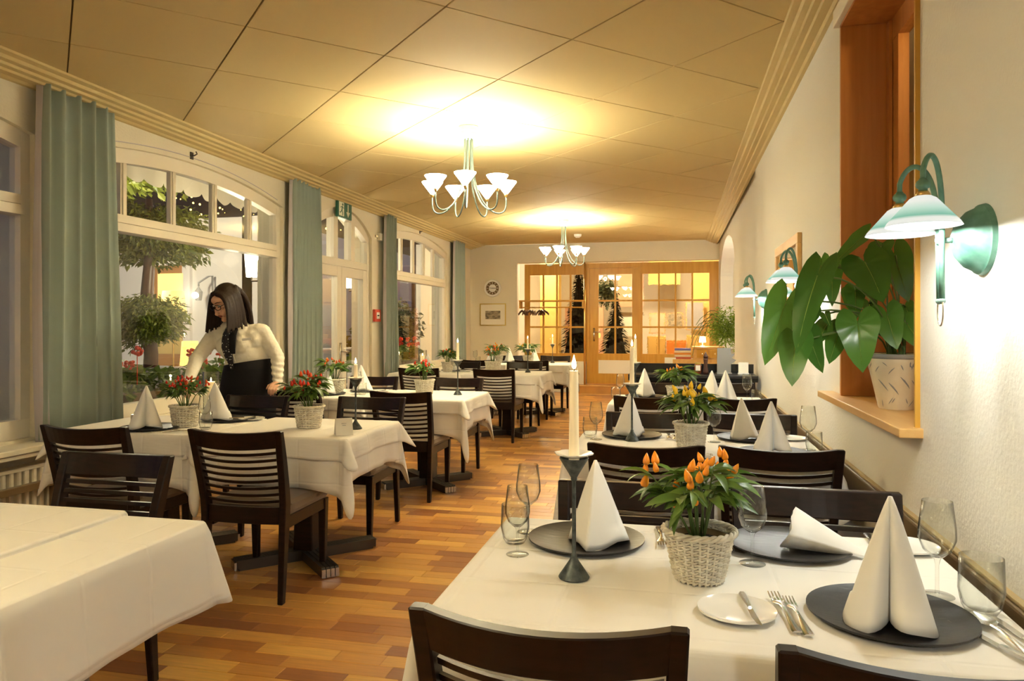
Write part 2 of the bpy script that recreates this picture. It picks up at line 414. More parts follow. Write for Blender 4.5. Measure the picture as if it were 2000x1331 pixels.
# ceiling: square panels laid diagonally with open joints
ce = structure(MB().box(-4.35, 1.2, YF, 14.30, CEIL + 0.012, CEIL + 0.10).build('ceiling', 'joint_dark'))
def clip(poly, x0, x1, y0, y1):
    def cl(p, f, g):
        out = []
        for i in range(len(p)):
            a, b_ = p[i], p[(i + 1) % len(p)]
            fa, fb = f(a), f(b_)
            if fa >= 0: out.append(a)
            if (fa >= 0) != (fb >= 0):
                t = fa / (fa - fb); out.append((a[0] + (b_[0] - a[0]) * t, a[1] + (b_[1] - a[1]) * t))
        return out
    for f in (lambda p: p[0] - x0, lambda p: x1 - p[0], lambda p: p[1] - y0, lambda p: y1 - p[1]):
        poly = cl(poly, f, None)
        if len(poly) < 3: return []
    return poly
P = 1.115; g = 0.0055
for i in range(-12, 16):
    for j in range(-12, 22):
        a0, a1 = 1.263 + P * i + g, 1.263 + P * (i + 1) - g      # x + y
        b0, b1 = 3.51 + P * j + g, 3.51 + P * (j + 1) - g        # y - x
        poly = [((a - b_) / 2, (a + b_) / 2) for a, b_ in ((a0, b0), (a1, b0), (a1, b1), (a0, b1))]
        poly = clip(poly, -4.03, 0.74, -2.9, 14.24)
        if len(poly) < 3: continue
        ar = sum(poly[k][0] * poly[(k + 1) % len(poly)][1] - poly[(k + 1) % len(poly)][0] * poly[k][1] for k in range(len(poly))) / 2
        if abs(ar) < 0.004: continue
        cx = sum(p[0] for p in poly) / len(poly); cy = sum(p[1] for p in poly) / len(poly)
        top = [(cx + (p[0] - cx) * 0.997, cy + (p[1] - cy) * 0.997) for p in poly]
        m_ = MB(); nn = len(poly)
        m_.add([(p[0], p[1], CEIL + 0.004) for p in poly] + [(p[0], p[1], CEIL + 0.012) for p in poly] + [(p[0], p[1], CEIL) for p in top],
               [(k, (k + 1) % nn, (k + 1) % nn + nn, k + nn) for k in range(nn)] + [(k, (k + 1) % nn, (k + 1) % nn + 2 * nn, k + 2 * nn) for k in range(nn)] + [tuple(range(2 * nn, 3 * nn))])
        m_.build('ceiling_panel', 'ceiling_paint', ce)
# cornices: stepped mouldings along both long walls
def cornice(name, sgn, xw):
    pr = [(0, 0), (0, -0.075), (0.03, -0.075), (0.045, -0.062), (0.10, -0.062), (0.108, -0.048), (0.15, -0.048), (0.157, -0.032), (0.20, -0.032), (0.212, -0.014), (0.26, -0.012), (0.268, 0)]
    k_ = (0.30 if sgn > 0 else 0.205) / 0.268
    structure(MB().prism([(xw + sgn * a * k_, CEIL + z) for a, z in pr], YF, YB, 'y').build(name, 'cornice_paint'))
cornice('trim_1', 1, XL)
cornice('trim_2', -1, XR)

# ---- left wall with arched openings
WX0, WX1 = -4.35, XL
OPEN = {  # y0, y1, z sill, arch crown, arch end
    'window_1': (1.0, 3.95, 0.60, 2.72, 2.56), 'window_2': (4.22, 7.02, 0.60, 2.72, 2.57),
    'door_1': (7.66, 9.34, 0.0, 2.79, 2.50), 'window_3': (9.75, 12.72, 0.60, 2.79, 2.62)}
def arch_pts(y0, y1, zc, ze, n_=16, inset=0.0):
    yc, hw = (y0 + y1) / 2, (y1 - y0) / 2
    R = (hw * hw + (zc - ze) ** 2) / (2 * (zc - ze)); out = []
    for k in range(n_ + 1):
        yy = y0 + (y1 - y0) * k / n_
        out.append((yy, zc - R + math.sqrt(max(R * R - (yy - yc) ** 2, 0)) - inset))
    return out
wl = MB()
edges = [YF] + [e_ for k_ in ('window_1', 'window_2', 'door_1', 'window_3') for e_ in OPEN[k_][:2]] + [YB]
for a, b_ in zip(edges[0::2], edges[1::2]): wl.box(WX0, WX1, a, b_, 0, CEIL)
for y0, y1, zs, zc, ze in OPEN.values():
    if zs > 0: wl.box(WX0, WX1, y0, y1, 0, zs)
    ap = arch_pts(y0, y1, zc, ze)
    for p, q in zip(ap[:-1], ap[1:]): wl.prism([(p[0], p[1]), (q[0], q[1]), (q[0], CEIL), (p[0], CEIL)], WX0, WX1, 'x')
structure(wl.build('wall_left', 'plaster'))

FX0, FX1 = -4.17, -4.09
def strip(m_, pts, w, x0, x1):
    """band of width w just under an arch polyline"""
    for p, q in zip(pts[:-1], pts[1:]):
        m_.prism([(p[0], p[1] - w), (q[0], q[1] - w), (q[0], q[1]), (p[0], p[1])], x0, x1, 'x')
def arched_window(name, mull, ztr0=2.03, ztr1=2.16, glass_bot=0.72, lower=True):
    y0, y1, zs, zc, ze = OPEN[name]
    w = thing(name); structure(w)
    m_ = MB(); ap = arch_pts(y0, y1, zc, ze)
    strip(m_, ap, 0.11, FX0, FX1)
    m_.box(FX0 - .003, FX1 + .003, y0 + .001, y0 + 0.07, glass_bot + .001, ap[0][1] - .02); m_.box(FX0 - .003, FX1 + .003, y1 - 0.07, y1 - .001, glass_bot + .001, ap[-1][1] - .02)
    m_.box(FX0 - .001, FX1 + .001, y0 + .001, y1 - .001, zs + .001, glass_bot)
    m_.build('frame', 'frame_paint', w)
    MB().box(FX0 - 0.02, FX1 + 0.03, y0 + 0.07, y1 - 0.07, ztr0, (ztr0 + ztr1) / 2 - 0.004).box(FX0 - 0.02, FX1 + 0.015, y0 + 0.07, y1 - 0.07, (ztr0 + ztr1) / 2 + 0.004, ztr1).box(FX0, FX1, y0 + .07, y1 - .07, ztr0 + .02, ztr1 - .02).build('transom', 'frame_paint', w)
    ys = [y0 + 0.07] + [e_ for a in mull for e_ in a] + [y1 - 0.07]
    for a, b_ in mull:
        zt = min(z for yy, z in arch_pts(y0, y1, zc, ze, 60) if a - 0.05 < yy < b_ + 0.05) - 0.09
        MB().box(-4.150, -4.110, a, b_, ztr1 - .005, zt).box(-4.155, -4.098, a + 0.016, b_ - 0.016, ztr1 - .005, zt).build('mullion', 'frame_paint', w)
    for a, b_ in zip(ys[0::2], ys[1::2]):
        pl = [(yy, z - 0.10) for yy, z in arch_pts(y0, y1, zc, ze, 80) if a <= yy <= b_]
        MB().prism([(pl[0][0], ztr1 - .01)] + pl + [(pl[-1][0], ztr1 - .01)], -4.132, -4.128, 'x').build('pane', 'window_glass', w)
    if lower:
        MB().box(-4.132, -4.128, y0 + 0.06, y1 - 0.06, glass_bot - .01, ztr0 + .01).build('pane', 'window_glass', w)
    return w
w1 = arched_window('window_1', [(1.55, 1.63), (2.11, 2.19), (2.67, 2.75), (3.23, 3.31)])
w2 = arched_window('window_2', [(4.77, 4.835), (5.335, 5.40), (5.90, 5.965), (6.46, 6.525)])
w3 = arched_window('window_3', [(10.03, 10.10), (10.56, 10.63), (11.08, 11.15), (11.58, 11.65), (12.07, 12.14)], 2.0, 2.14, 0.70)
for w_, (ya, yb_) in ((w1, (0.9, 4.0)), (w2, (4.0, 7.25)), (w3, (9.6, 12.9))):
    MB().box(-4.12, -3.84, ya, yb_, 0.545, 0.58).box(-4.12, -3.855, ya, yb_, 0.515, 0.545).build('sill', 'sill_paint', w_, bevel=0.004, seg=1)
# terrace door: two leaves under an arched light
d1 = structure(thing('door_1'))
y0, y1, zs, zc, ze = OPEN['door_1']
m_ = MB(); ap = arch_pts(y0, y1, zc, ze); strip(m_, ap, 0.12, FX0, FX1)
m_.box(FX0 - .003, FX1 + .003, y0 + .001, y0 + 0.08, 0, ap[0][1] - .02); m_.box(FX0 - .003, FX1 + .003, y1 - 0.08, y1 - .001, 0, ap[-1][1] - .02); m_.box(FX0 - .001, FX1 + .001, y0 + .081, y1 - .081, 2.06, 2.15)
m_.build('frame', 'frame_paint', d1)
for a, b_ in ((8.26, 8.37), (8.75, 8.86)):
    MB().box(FX0 - .01, FX1 + .01, a, b_, 2.15, 2.685).build('mullion', 'frame_paint', d1)
for a, b_ in ((7.74, 8.26), (8.37, 8.75), (8.86, 9.26)):
    pl = [(yy, z - 0.11) for yy, z in arch_pts(y0, y1, zc, ze, 80) if a <= yy <= b_]
    MB().prism([(pl[0][0], 2.14)] + pl + [(pl[-1][0], 2.14)], -4.132, -4.128, 'x').build('pane', 'window_glass', d1)
for a, b_ in ((7.74, 8.495), (8.505, 9.26)):
    lf = MB().box(FX0, FX1, a, a + 0.12, 0.02, 2.055).box(FX0, FX1, b_ - 0.12, b_, 0.02, 2.055).box(FX0 + .002, FX1 - .002, a + .12, b_ - .12, 1.93, 2.055).box(FX0 + .002, FX1 - .002, a + .12, b_ - .12, 0.02, 0.25).build('door_leaf', 'frame_paint', d1)
    MB().box(-4.132, -4.128, a + 0.11, b_ - 0.11, 0.24, 1.94).build('pane', 'window_glass', lf)
MB().box(-4.09, -4.08, 8.43, 8.47, 0.80, 1.10).tube([(-4.08, 8.45, 0.99), (-4.03, 8.45, 0.99), (-4.03, 8.58, 0.985)], 0.010, 8).build('door_handle', 'steel', d1, smooth=True)
structure(MB().box(-4.05, -4.03, YF, 7.60, 0, 0.10).box(-4.05, -4.03, 9.40, YB, 0, 0.10).build('baseboard_left', 'honey_wood'))

# ---- right wall: stucco, with the pine-lined hatch, then a set-back stretch with an arched niche
NY0, NY1, NZ0, NZ1 = 2.56, 3.66, 1.00, 2.73
wr = MB()
wr.box(XR, 1.02, YF, NY0, 0, CEIL); wr.box(XR, 1.02, NY1, 7.53, 0, CEIL)
wr.box(XR, 1.02, NY0, NY1, 0, NZ0 - 0.02); wr.box(XR, 1.02, NY0, NY1, NZ1 + 0.02, CEIL)
structure(wr.build('wall_right', 'stucco'))
wf = MB()
AY0, AY1 = 10.62, 13.95
wf.box(0.80, 1.02, 7.53, AY0, 0, CEIL); wf.box(0.80, 1.02, AY1, 14.4, 0, CEIL); wf.box(0.80, 1.02, AY0, AY1, 0, 0.72)
ap = arch_pts(AY0, AY1, 2.76, 2.05, 28)
hw = (AY1 - AY0) / 2
ap = [(AY0 + hw - hw * math.cos(PI * k / 28), 2.14 + 0.60 * math.sin(PI * k / 28)) for k in range(29)]
for p, q in zip(ap[:-1], ap[1:]): wf.prism([(p[0], p[1]), (q[0], q[1]), (q[0], CEIL), (p[0], CEIL)], 0.80, 1.02, 'x')
wf.box(1.02, 1.06, AY0 - 0.1, AY1 + 0.1, 0.72, CEIL)
structure(wf.build('wall_right_far', 'stucco'))
# pine lining of the hatch
w4 = structure(thing('window_4'))
MB().box(0.745, 0.955, NY1 - 0.022, NY1, NZ0, NZ1).build('lining_board', 'pine', w4)
MB().box(0.745, 0.955, NY0, NY0 + 0.012, NZ0, NZ1).build('lining_board', 'honey_wood', w4)
MB().box(0.745, 0.955, NY0, NY1, NZ1 - 0.022, NZ1).build('lining_board', 'pine', w4)
MB().box(0.69, 1.02, NY0 - 0.03, NY1 + 0.24, NZ0 - 0.03, NZ0).build('sill', 'pine_light', w4, bevel=0.004)
MB().box(0.72, 0.762, NY0 - 0.05, NY1 + 0.03, NZ1 - 0.01, NZ1 + 0.07).build('head_trim', 'frame_paint', w4, bevel=0.006)
f_ = MB()
f_.box(0.952, 1.0, NY0, NY1, NZ0, NZ0 + 0.05).box(0.952, 1.0, NY0, NY1, NZ1 - 0.12, NZ1).box(0.954, 0.998, NY0 + .012, NY0 + 0.05, NZ0 + .05, NZ1 - .12).box(0.954, 0.998, NY1 - 0.15, NY1, NZ0 + .05, NZ1 - .12)
f_.box(0.938, 0.951, NY1 - 0.07, NY1 - 0.023, NZ0, NZ1 - .03)
f_.build('frame', 'pine', w4)
MB().box(0.972, 0.976, NY0 + 0.04, NY1 - 0.14, NZ0 + 0.04, NZ1 - 0.11).build('pane', 'window_glass', w4)
lamp('pantry_light', (1.40, 3.2, 2.6), 7, (1, 0.78, 0.42), 0.06)
structure(MB().box(1.75, 1.80, 1.5, 6.0, 0, CEIL).box(1.06, 1.80, 6.0, 6.05, 0, CEIL).build('wall_pantry', 'ochre_wall'))
structure(MB().box(1.02, 1.80, 1.5, 6.05, CEIL, CEIL + .05).box(1.02, 1.80, 1.5, 6.05, -0.05, 0).build('ceiling_pantry', 'cream_wall'))
# chair rail on the right wall
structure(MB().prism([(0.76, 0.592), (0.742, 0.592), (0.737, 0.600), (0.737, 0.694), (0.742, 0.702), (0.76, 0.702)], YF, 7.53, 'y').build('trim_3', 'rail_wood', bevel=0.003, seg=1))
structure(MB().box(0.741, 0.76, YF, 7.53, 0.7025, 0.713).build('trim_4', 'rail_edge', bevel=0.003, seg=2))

# ---- back wall, recess, glazed partition
wb = MB()
wb.box(-4.35, -3.09, YB, YB + 0.24, 0, CEIL); wb.box(-3.09, 1.02, YB, YB + 0.24, 2.555, CEIL)
wb.box(-3.09, -1.72, YB + 0.05, YB + 0.24, 0, 0.60)
structure(wb.build('wall_back', 'plaster'))
structure(MB().box(-4.35, 1.06, YF - 0.1, YF, 0, CEIL).build('wall_front', 'plaster'))
structure(MB().box(-4.0, -3.09, YB - .012, YB, 0, 0.08).build('baseboard_back', 'honey_wood'))
structure(MB().box(-1.93, 0.80, 13.86, YB + 0.24, 0, 0.158).build('floor_step', 'parquet'))
structure(MB().box(-1.94, 0.80, 13.845, 13.90, 0.158, 0.172).box(-1.94, .80, 13.84, 13.858, 0, 0.015).build('trim_5', 'pine_light'))
PY0, PY1 = YB + 0.12, YB + 0.17
def glazed(name, x0, x1, z0, z1, gx0, gx1, cols, gz0, gz1, rows, sun):
    w_ = structure(thing(name))
    f_ = MB()
    f_.box(x0, gx0, PY0, PY1, z0, z1).box(gx1, x1, PY0, PY1, z0, z1).box(gx0, gx1, PY0 + .003, PY1 - .003, gz1, z1).box(gx0, gx1, PY0 + .003, PY1 - .003, z0, gz0)
    f_.build('frame', 'honey_wood', w_)
    cw = (gx1 - gx0) / cols; rh = (gz1 - gz0) / rows
    for i in range(1, cols): MB().box(gx0 + cw * i - 0.016, gx0 + cw * i + 0.016, PY0 - 0.008, PY1, gz0, gz1).build('muntin', 'honey_wood', w_)
    for j in range(1, rows): MB().box(gx0, gx1, PY0 - 0.006, PY1 - .002, gz0 + rh * j - 0.017, gz0 + rh * j + 0.017).build('muntin', 'honey_wood', w_)
    for i in range(cols):
        for j in range(rows):
            MB().box(gx0 + cw * i + .010, gx0 + cw * (i + 1) - .010, PY0 + .022, PY0 + .027, gz0 + rh * j + .010, gz0 + rh * (j + 1) - .010).build('pane', 'rippled_glass' if name == 'window_6' else 'hall_glass', w_)
    return w_
glazed('window_5', -2.96, -1.70, 0.60, 2.53, -2.85, -1.76, 4, 0.76, 2.31, 3, True)
d2 = glazed('door_2', -1.66, -0.72, 0.175, 2.43, -1.48, -0.83, 2, 0.76, 2.31, 3, False)
MB().box(-1.48, -0.83, PY0 - 0.006, PY0, 0.37, 0.63).build('kick_panel', 'paper', d2)
MB().box(-1.585, -1.55, PY0 - 0.008, PY0, 1.0, 1.26).tube([(-1.567, PY0, 1.18), (-1.567, PY0 - 0.05, 1.18), (-1.44, PY0 - 0.05, 1.18)], 0.011, 8).build('door_handle', 'steel', d2, smooth=True)
glazed('window_6', -0.68, 0.79, 0.175, 2.53, -0.63, 0.62, 4, 0.76, 2.31, 3, True)
structure(MB().box(-1.71, -0.67, PY0 - .01, PY1 + .015, 2.432, 2.53).box(-1.71, -1.655, PY0 - .02, PY1 + .02, 0.175, 2.43).box(-0.725, -0.67, PY0 - .02, PY1 + .02, 0.175, 2.43).build('trim_6', 'honey_wood'))

# ---- the hall behind the partition
structure(MB().box(-5.2, 3.0, YB + 0.24, 19.0, 0.10, 0.17).build('floor_hall', 'pine_light'))
structure(MB().box(-5.2, 3.0, YB + 0.24, 19.0, 2.95, 3.05).build('ceiling_hall', 'cream_wall'))
structure(MB().box(-5.2, 3.0, 18.9, 19.0, 0.1, 3.0).build('wall_hall_back', 'cream_wall'))
structure(MB().box(-5.3, -5.2, YB + 0.24, 19.0, 0.1, 3.0).box(3.0, 3.1, YB + .24, 19.0, 0.1, 3.0).build('wall_hall_side', 'cream_wall'))
structure(MB().box(-3.05, -2.62, 16.6, 17.0, 0.17, 2.95).build('wall_hall_pillar', 'ochre_wall'))
structure(MB().box(-2.62, -1.70, 17.6, 17.7, 0.17, 1.75).box(-1.35, -0.75, 17.6, 17.7, 1.75, 2.95).build('wall_hall_pink', 'pink_wall'))
structure(MB().box(-0.62, 0.1, 17.3, 17.4, 2.25, 2.95).box(0.35, 0.95, 17.3, 17.4, 0.17, 2.95).build('wall_hall_ochre', 'ochre_wall'))
lamp('hall_light', (-2.9, 15.7, 2.75), 95, (1, 0.86, 0.62), 0.10)
lamp('hall_light', (0.1, 15.9, 2.75), 100, (1, 0.78, 0.48), 0.10)

# ---- outside: terrace, wing wall, garden, hill
structure(MB().box(-30, -4.35, -8, 30, -0.25, -0.12).build('ground_terrace', 'terrace_stone'))
structure(MB().box(-14, -7.45, 12.0, 12.3, -0.12, 3.3).box(-7.75, -7.45, 12.0, 20, -0.12, 3.3).build('wall_wing', 'outdoor_white'))
structure(MB().box(-7.5, -7.38, 11.93, 12.0, -0.12, 3.3).box(-8.95, -8.80, 11.93, 12.0, -0.12, 3.3).build('trim_7', 'outdoor_white'))
hm = MB(); rr_ = random.Random(3); ring = []
for k in range(41):
    a = PI * (0.35 + 0.85 * k / 40); R = 130
    ring.append((R * math.cos(a), R * math.sin(a), 17 + 6 * noise.noise((k * 0.21, 0.3, 1.7)) + 2 * noise.noise((k * 0.8, 2.1, 0))))
hm.loft([[(x * 0.45, y * 0.45, -0.3) for x, y, z in ring], [(x * .8, y * .8, z * .6) for x, y, z in ring], ring, [(x * 1.3, y * 1.3, z + 12 + 4 * math.sin(x * .05)) for x, y, z in ring], [(x * 1.5, y * 1.5, -0.3) for x, y, z in ring]], cap=False, closed=False)
structure(hm.build('ground_hill', 'hill', smooth=True))
# ------------------------------------------------------------------ chairs
def rect_loft(m_, secs):
    """secs: (cx, cy, z, wx, wy)"""
    rings = []
    for cx, cy, z, wx, wy in secs:
        rings.append([(cx - wx / 2, cy - wy / 2, z), (cx + wx / 2, cy - wy / 2, z), (cx + wx / 2, cy + wy / 2, z), (cx - wx / 2, cy + wy / 2, z)])
    return m_.loft(rings)
def post_y(z):
    if z < 0.44: return -0.245 + 0.035 * z / 0.44
    return -0.210 - 0.095 * ((z - 0.44) / 0.39) ** 1.25
def post_x(z): return 0.205 + 0.020 * max(0, (z - 0.4) / 0.43)
def curved_bar(x_, z0, z1, th, bulge, dip=0.0, nseg=12):
    rings = []
    for k in range(nseg + 1):
        x = -x_ + 2 * x_ * k / nseg
        dy = -bulge * (1 - (x / x_) ** 2)
        y0, y1 = post_y(z0) + dy, post_y(z1) + dy
        dz = dip * (1 - (x / x_) ** 2)
        rings.append([(x, y0 - th / 2, z0 - dz), (x, y0 + th / 2, z0 - dz), (x, y1 + th / 2, z1 - dz), (x, y1 - th / 2, z1 - dz)])
    return MB().loft(rings)
def make_chair():
    t = thing('dining_chair')
    for s in (-1, 1):
        rect_loft(MB(), [(s * 0.195, 0.225, 0, 0.030, 0.030), (s * 0.198, 0.222, 0.40, 0.044, 0.044)]).build('leg', 'wenge', t, bevel=0.004, seg=1)
        zz = [0, 0.2, 0.40, 0.48, 0.58, 0.68, 0.76, 0.832]
        wy = [0.032, 0.042, 0.054, 0.054, 0.050, 0.046, 0.040, 0.032]
        rect_loft(MB(), [(s * post_x(z), post_y(z), z, 0.028 + 0.006 * min(1, z / .4), w_) for z, w_ in zip(zz, wy)]).build('leg', 'wenge', t, bevel=0.004, seg=1)
    MB().box(-0.20, 0.20, 0.195, 0.225, 0.345, 0.405).box(-0.213, -0.185, -0.19, 0.21, 0.345, 0.405).box(0.185, 0.213, -0.19, 0.21, 0.345, 0.405).build('seat_frame', 'wenge', t, bevel=0.003, seg=1)
    n = 14; prof = [(-0.215, 0.405), (-0.228, 0.425), (-0.226, 0.455), (-0.205, 0.472), (-0.10, 0.480), (0.10, 0.480), (0.205, 0.472), (0.226, 0.455), (0.228, 0.425), (0.215, 0.405)]
    rings = []
    for k in range(n + 1):
        u = k / n; y = -0.188 + 0.435 * u; e = min(u, 1 - u); sq = 1 if e > 0.08 else 0.93 + 0.07 * math.sin(e / 0.08 * PI / 2)
        wx = (0.95 + 0.05 * u) * sq
        rings.append([(x * wx, y, 0.405 + (z - 0.405) * (0.6 + 0.4 * math.sin(min(1, e / 0.07) * PI / 2))) for x, z in prof])
    MB().loft(rings).build('seat', 'upholstery', t, auto=True)
    curved_bar(0.215, 0.750, 0.832, 0.030, 0.046, 0.010).build('top_rail', 'wenge', t, bevel=0.003, seg=1)
    curved_bar(0.195, 0.372, 0.452, 0.022, 0.016).build('back_rail', 'wenge', t, bevel=0.002, seg=1)
    for k in range(8):
        z = 0.718 - 0.0342 * k
        curved_bar(0.200, z, z + 0.0135, 0.012, 0.044 - 0.0036 * k, 0.010).build('slat', 'wenge', t)
    return t
def chair(x, y, rz, label, group='dark slatted dining chairs'):
    return place('chair', make_chair, (x, y, 0), rz, label, 'chair', group)

# ------------------------------------------------------------------ tables and cloths
def table(x0, x1, y0, y1, label, top=0.735, rz=0.0):
    cx, cy = (x0 + x1) / 2, (y0 + y1) / 2
    t = thing('restaurant_table', (cx, cy, 0), 0, label, 'table', 'cross-foot dining tables')
    hx, hy = (x1 - x0) / 2 - 0.01, (y1 - y0) / 2 - 0.01
    MB().box(-hx, hx, -hy, hy, top - 0.035, top).build('tabletop', 'wenge', t, bevel=0.004, seg=1)
    rect_loft(MB(), [(0, 0, 0.05, 0.12, 0.12), (0, 0, 0.40, 0.10, 0.10), (0, 0, top - 0.034, 0.10, 0.10)]).build('column', 'wenge', t, bevel=0.006, seg=1)
    for s in (-1, 1):
        R = Matrix.Rotation(s * math.atan2(0.30, 0.30), 4, 'Z')
        f_ = MB(); caps_ = []
        for k in range(4):
            yy = -0.036 + 0.024 * k
            f_.box(-0.395, 0.395, yy - 0.0095, yy + 0.0095, 0.012, 0.058, R)
            for e in (-1, 1): caps_.append(MB().box(e * 0.395 - 0.012 * (e < 0), e * 0.395 + 0.012 * (e > 0), yy - 0.010, yy + 0.010, 0.006, 0.050, R))
        f_.box(-0.38, 0.38, -0.040, 0.040, 0.0, 0.045, R)
        ft = f_.build('foot', 'dark_metal', t)
        for c_ in caps_: c_.build('foot_cap', 'steel', ft)
    return t
def cloth(name, x0, x1, y0, y1, z, drops, corner, label, cat, group, flare=0.05, seed=1, th=0.004, ripple=0.010, cflare=0.06):
    """drops: (left, far, right, near) hem drop; corner: extra drop at (near-left, near-right, far-right, far-left)"""
    r = random.Random(seed)
    cx, cy = (x0 + x1) / 2, (y0 + y1) / 2
    hx, hy = (x1 - x0) / 2, (y1 - y0) / 2
    rad = 0.016
    per = []  # (px, py, nx, ny, drop, cw)
    cs = [(-hx, -hy, PI, 0), (hx, -hy, 1.5 * PI, 1), (hx, hy, 0, 2), (-hx, hy, PI / 2, 3)]
    dn = {'l': drops[0], 'f': drops[1], 'r': drops[2], 'n': drops[3]}
    side = ['n', 'r', 'f', 'l']          # side after corner i
    before = ['l', 'n', 'r', 'f']
    for i in range(4):
        px, py, a0, ci = cs[i]
        ex, ey = px - math.copysign(rad, px), py - math.copysign(rad, py)
        d0, d1 = dn[before[i]], dn[side[i]]
        for k in range(13):
            a = a0 + PI / 2 * k / 12
            w = math.sin(PI * k / 12) ** 2.2
            per.append((ex + rad * math.cos(a), ey + rad * math.sin(a), math.cos(a), math.sin(a), d0 + (d1 - d0) * k / 12, (0.30 + 0.70 * w) * (d0 > 0.02 and d1 > 0.02), corner[ci]))
        nx_, ny_, _, cj = cs[(i + 1) % 4]
        a = a0 + PI / 2
        tx, ty = nx_ - math.copysign(rad, nx_), ny_ - math.copysign(rad, ny_)
        sx, sy = ex + rad * math.cos(a), ey + rad * math.sin(a)
        gx, gy = tx + rad * math.cos(a), ty + rad * math.sin(a)
        L = math.hypot(gx - sx, gy - sy); n = max(8, int(L / 0.035))
        for k in range(1, n):
            u = k / n; dist = min(u, 1 - u) * L
            cw = 0.30 * math.exp(-(dist / 0.085) ** 1.2) * (d1 > 0.02)
            cc = corner[ci] if u < 0.5 else corner[cj]
            per.append((sx + (gx - sx) * u, sy + (gy - sy) * u, math.cos(a), math.sin(a), d1, cw, cc))
    ph = [r.uniform(0, 6.28) for _ in range(4)]
    rings = [[(p[0] - p[2] * 0.012, p[1] - p[3] * 0.012, z) for p in per], [(p[0] - p[2] * 0.004, p[1] - p[3] * 0.004, z - 0.0012) for p in per], [(p[0] + p[2] * 0.001, p[1] + p[3] * 0.001, z - 0.006) for p in per]]
    lv = 8
    for j in range(1, lv + 1):
        t = j / lv; rg = []
        for q, (px, py, nx, ny, dr, cw, cc) in enumerate(per):
            s_ = px * 6.0 + py * 5.0
            fold = ripple * t * (math.sin(s_ * 3.1 + ph[0]) + 0.6 * math.sin(s_ * 5.7 + ph[1])) * (1 - 0.6 * cw)
            out = 0.003 + flare * (0.4 * t + 0.1) * dr / 0.25 * 0.5 + cflare * cw * t + fold - 0.03 * math.exp(-((cw - 0.22) / 0.09) ** 2) * t * (cc > 0.03)
            if dr < 0.02: out *= 0.2
            zz = z - 0.006 - (dr + cc * cw) * t
            rg.append((px + nx * out, py + ny * out, zz))
        rings.append(rg)
    m_ = MB(); n = len(per)
    m_.loft(rings, cap=False)
    m_.f.append(tuple(range(n)))
    me = m_.mesh(name, smooth=False)
    o = obj(name, me, 'linen')
    for p in me.polygons: p.use_smooth = len(p.vertices) == 4
    o.location = (cx, cy, 0)
    sd = o.modifiers.new('thickness', 'SOLIDIFY'); sd.thickness = th; sd.offset = -1
    return tag(o, label, cat, group)

TZ = 0.735          # table top
CZ = TZ + 0.005     # bottom cloth
OZ = CZ + 0.005     # overlay cloth: tableware stands here
def cloth_pair(x0, x1, y0, y1, where, seed, dl=0.24, df=0.24, dr=0.20, dn=0.25, lap=None, corner=(0.12, 0.15, 0.12, 0.10), ocorner=(0.05, 0.05, 0.08, 0.05), odrop=0.10, ofl=0.06):
    cloth('tablecloth', x0, x1, y0, y1, CZ, (dl, df, dr, dn), corner, 'long white cloth under the top cloth on ' + where, 'tablecloth', 'white linen tablecloths', seed=seed)
    a, b_, c_, d_ = lap or (x0, x1, y0, y1)
    cloth('top_cloth', a - 0.006, b_ + 0.006, c_ - 0.006, d_ + 0.006, OZ, (odrop if dl > .02 else .01, odrop, odrop if dr > .02 else .01, odrop), ocorner, 'short white top cloth on ' + where, 'tablecloth', 'white top cloths', seed=seed + 50, flare=0.12, cflare=ofl, ripple=0.006)

# left rows:  (x0, x1, y0, y1)
T0 = (-2.30, -1.375, 1.24, 1.95)
T2A, T2B = (-3.36, -2.475, 3.39, 4.10), (-2.46, -1.64, 3.46, 4.18)
T3A, T3B = (-3.30, -2.44, 5.42, 6.15), (-2.43, -1.60, 5.43, 6.18)
T4A, T4B = (-3.35, -2.47, 8.22, 8.95), (-2.46, -1.52, 8.26, 9.05)
T5A, T5B = (-3.30, -2.42, 10.40, 11.12), (-2.41, -1.50, 10.44, 11.16)
R1, R2, R3 = (-0.50, 0.655, 1.35, 2.175), (-0.49, 0.655, 3.22, 4.03), (-0.49, 0.655, 5.40, 6.16)
for r_, lab in ((T0, 'dark table under the bare white cloth in the left foreground'),
                (T2A, 'dark table by the window where the waitress lays places'), (T2B, 'dark table beside the waitress carrying the white tent card'),
                (T3A, 'dark table by the window under the green exit sign'), (T3B, 'dark aisle table with one red-berried basket and a candle'),
                (T4A, 'dark table by the far window with the glass candle lantern'), (T4B, 'dark aisle table in front of the coat rack tables'),
                (T5A, 'dark table in the back corner below the clock'), (T5B, 'dark aisle table right in front of the coat rack'),
                (R1, 'dark table laid for three nearest the camera'), (R2, 'dark table along the right wall with yellow peppers'), (R3, 'dark table in front of the black sideboard')):
    table(*r_, lab)
cloth('tablecloth', *T0, CZ, (0.3, 0.22, 0.235, 0.25), (0.1, 0.02, 0.02, 0.1), 'cream white linen cloth with fold lines on the left foreground table', 'tablecloth', 'white linen tablecloths', seed=3, flare=0.07, ripple=0.006)
cloth('top_cloth', -2.31, -1.655, 1.235, 1.955, CZ + 0.014, (0.12, 0.10, 0.009, 0.12), (0.03, 0.0, 0.0, 0.03), 'second cloth laid over the left half of the foreground table', 'tablecloth', 'white top cloths', seed=9, th=0.010)
cloth_pair(*T2A, 'the window table the waitress is laying', 11, dr=0.16, corner=(0.10, 0.20, 0.02, 0.1))
cloth_pair(*T2B, 'the aisle table with the tent card', 14, dl=0.16, corner=(0.02, 0.16, 0.16, 0.02), ofl=0.10, ocorner=(0.02, 0.04, 0.06, 0.02))
cloth_pair(*T3A, 'the window table under the exit sign', 17, dr=0.16)
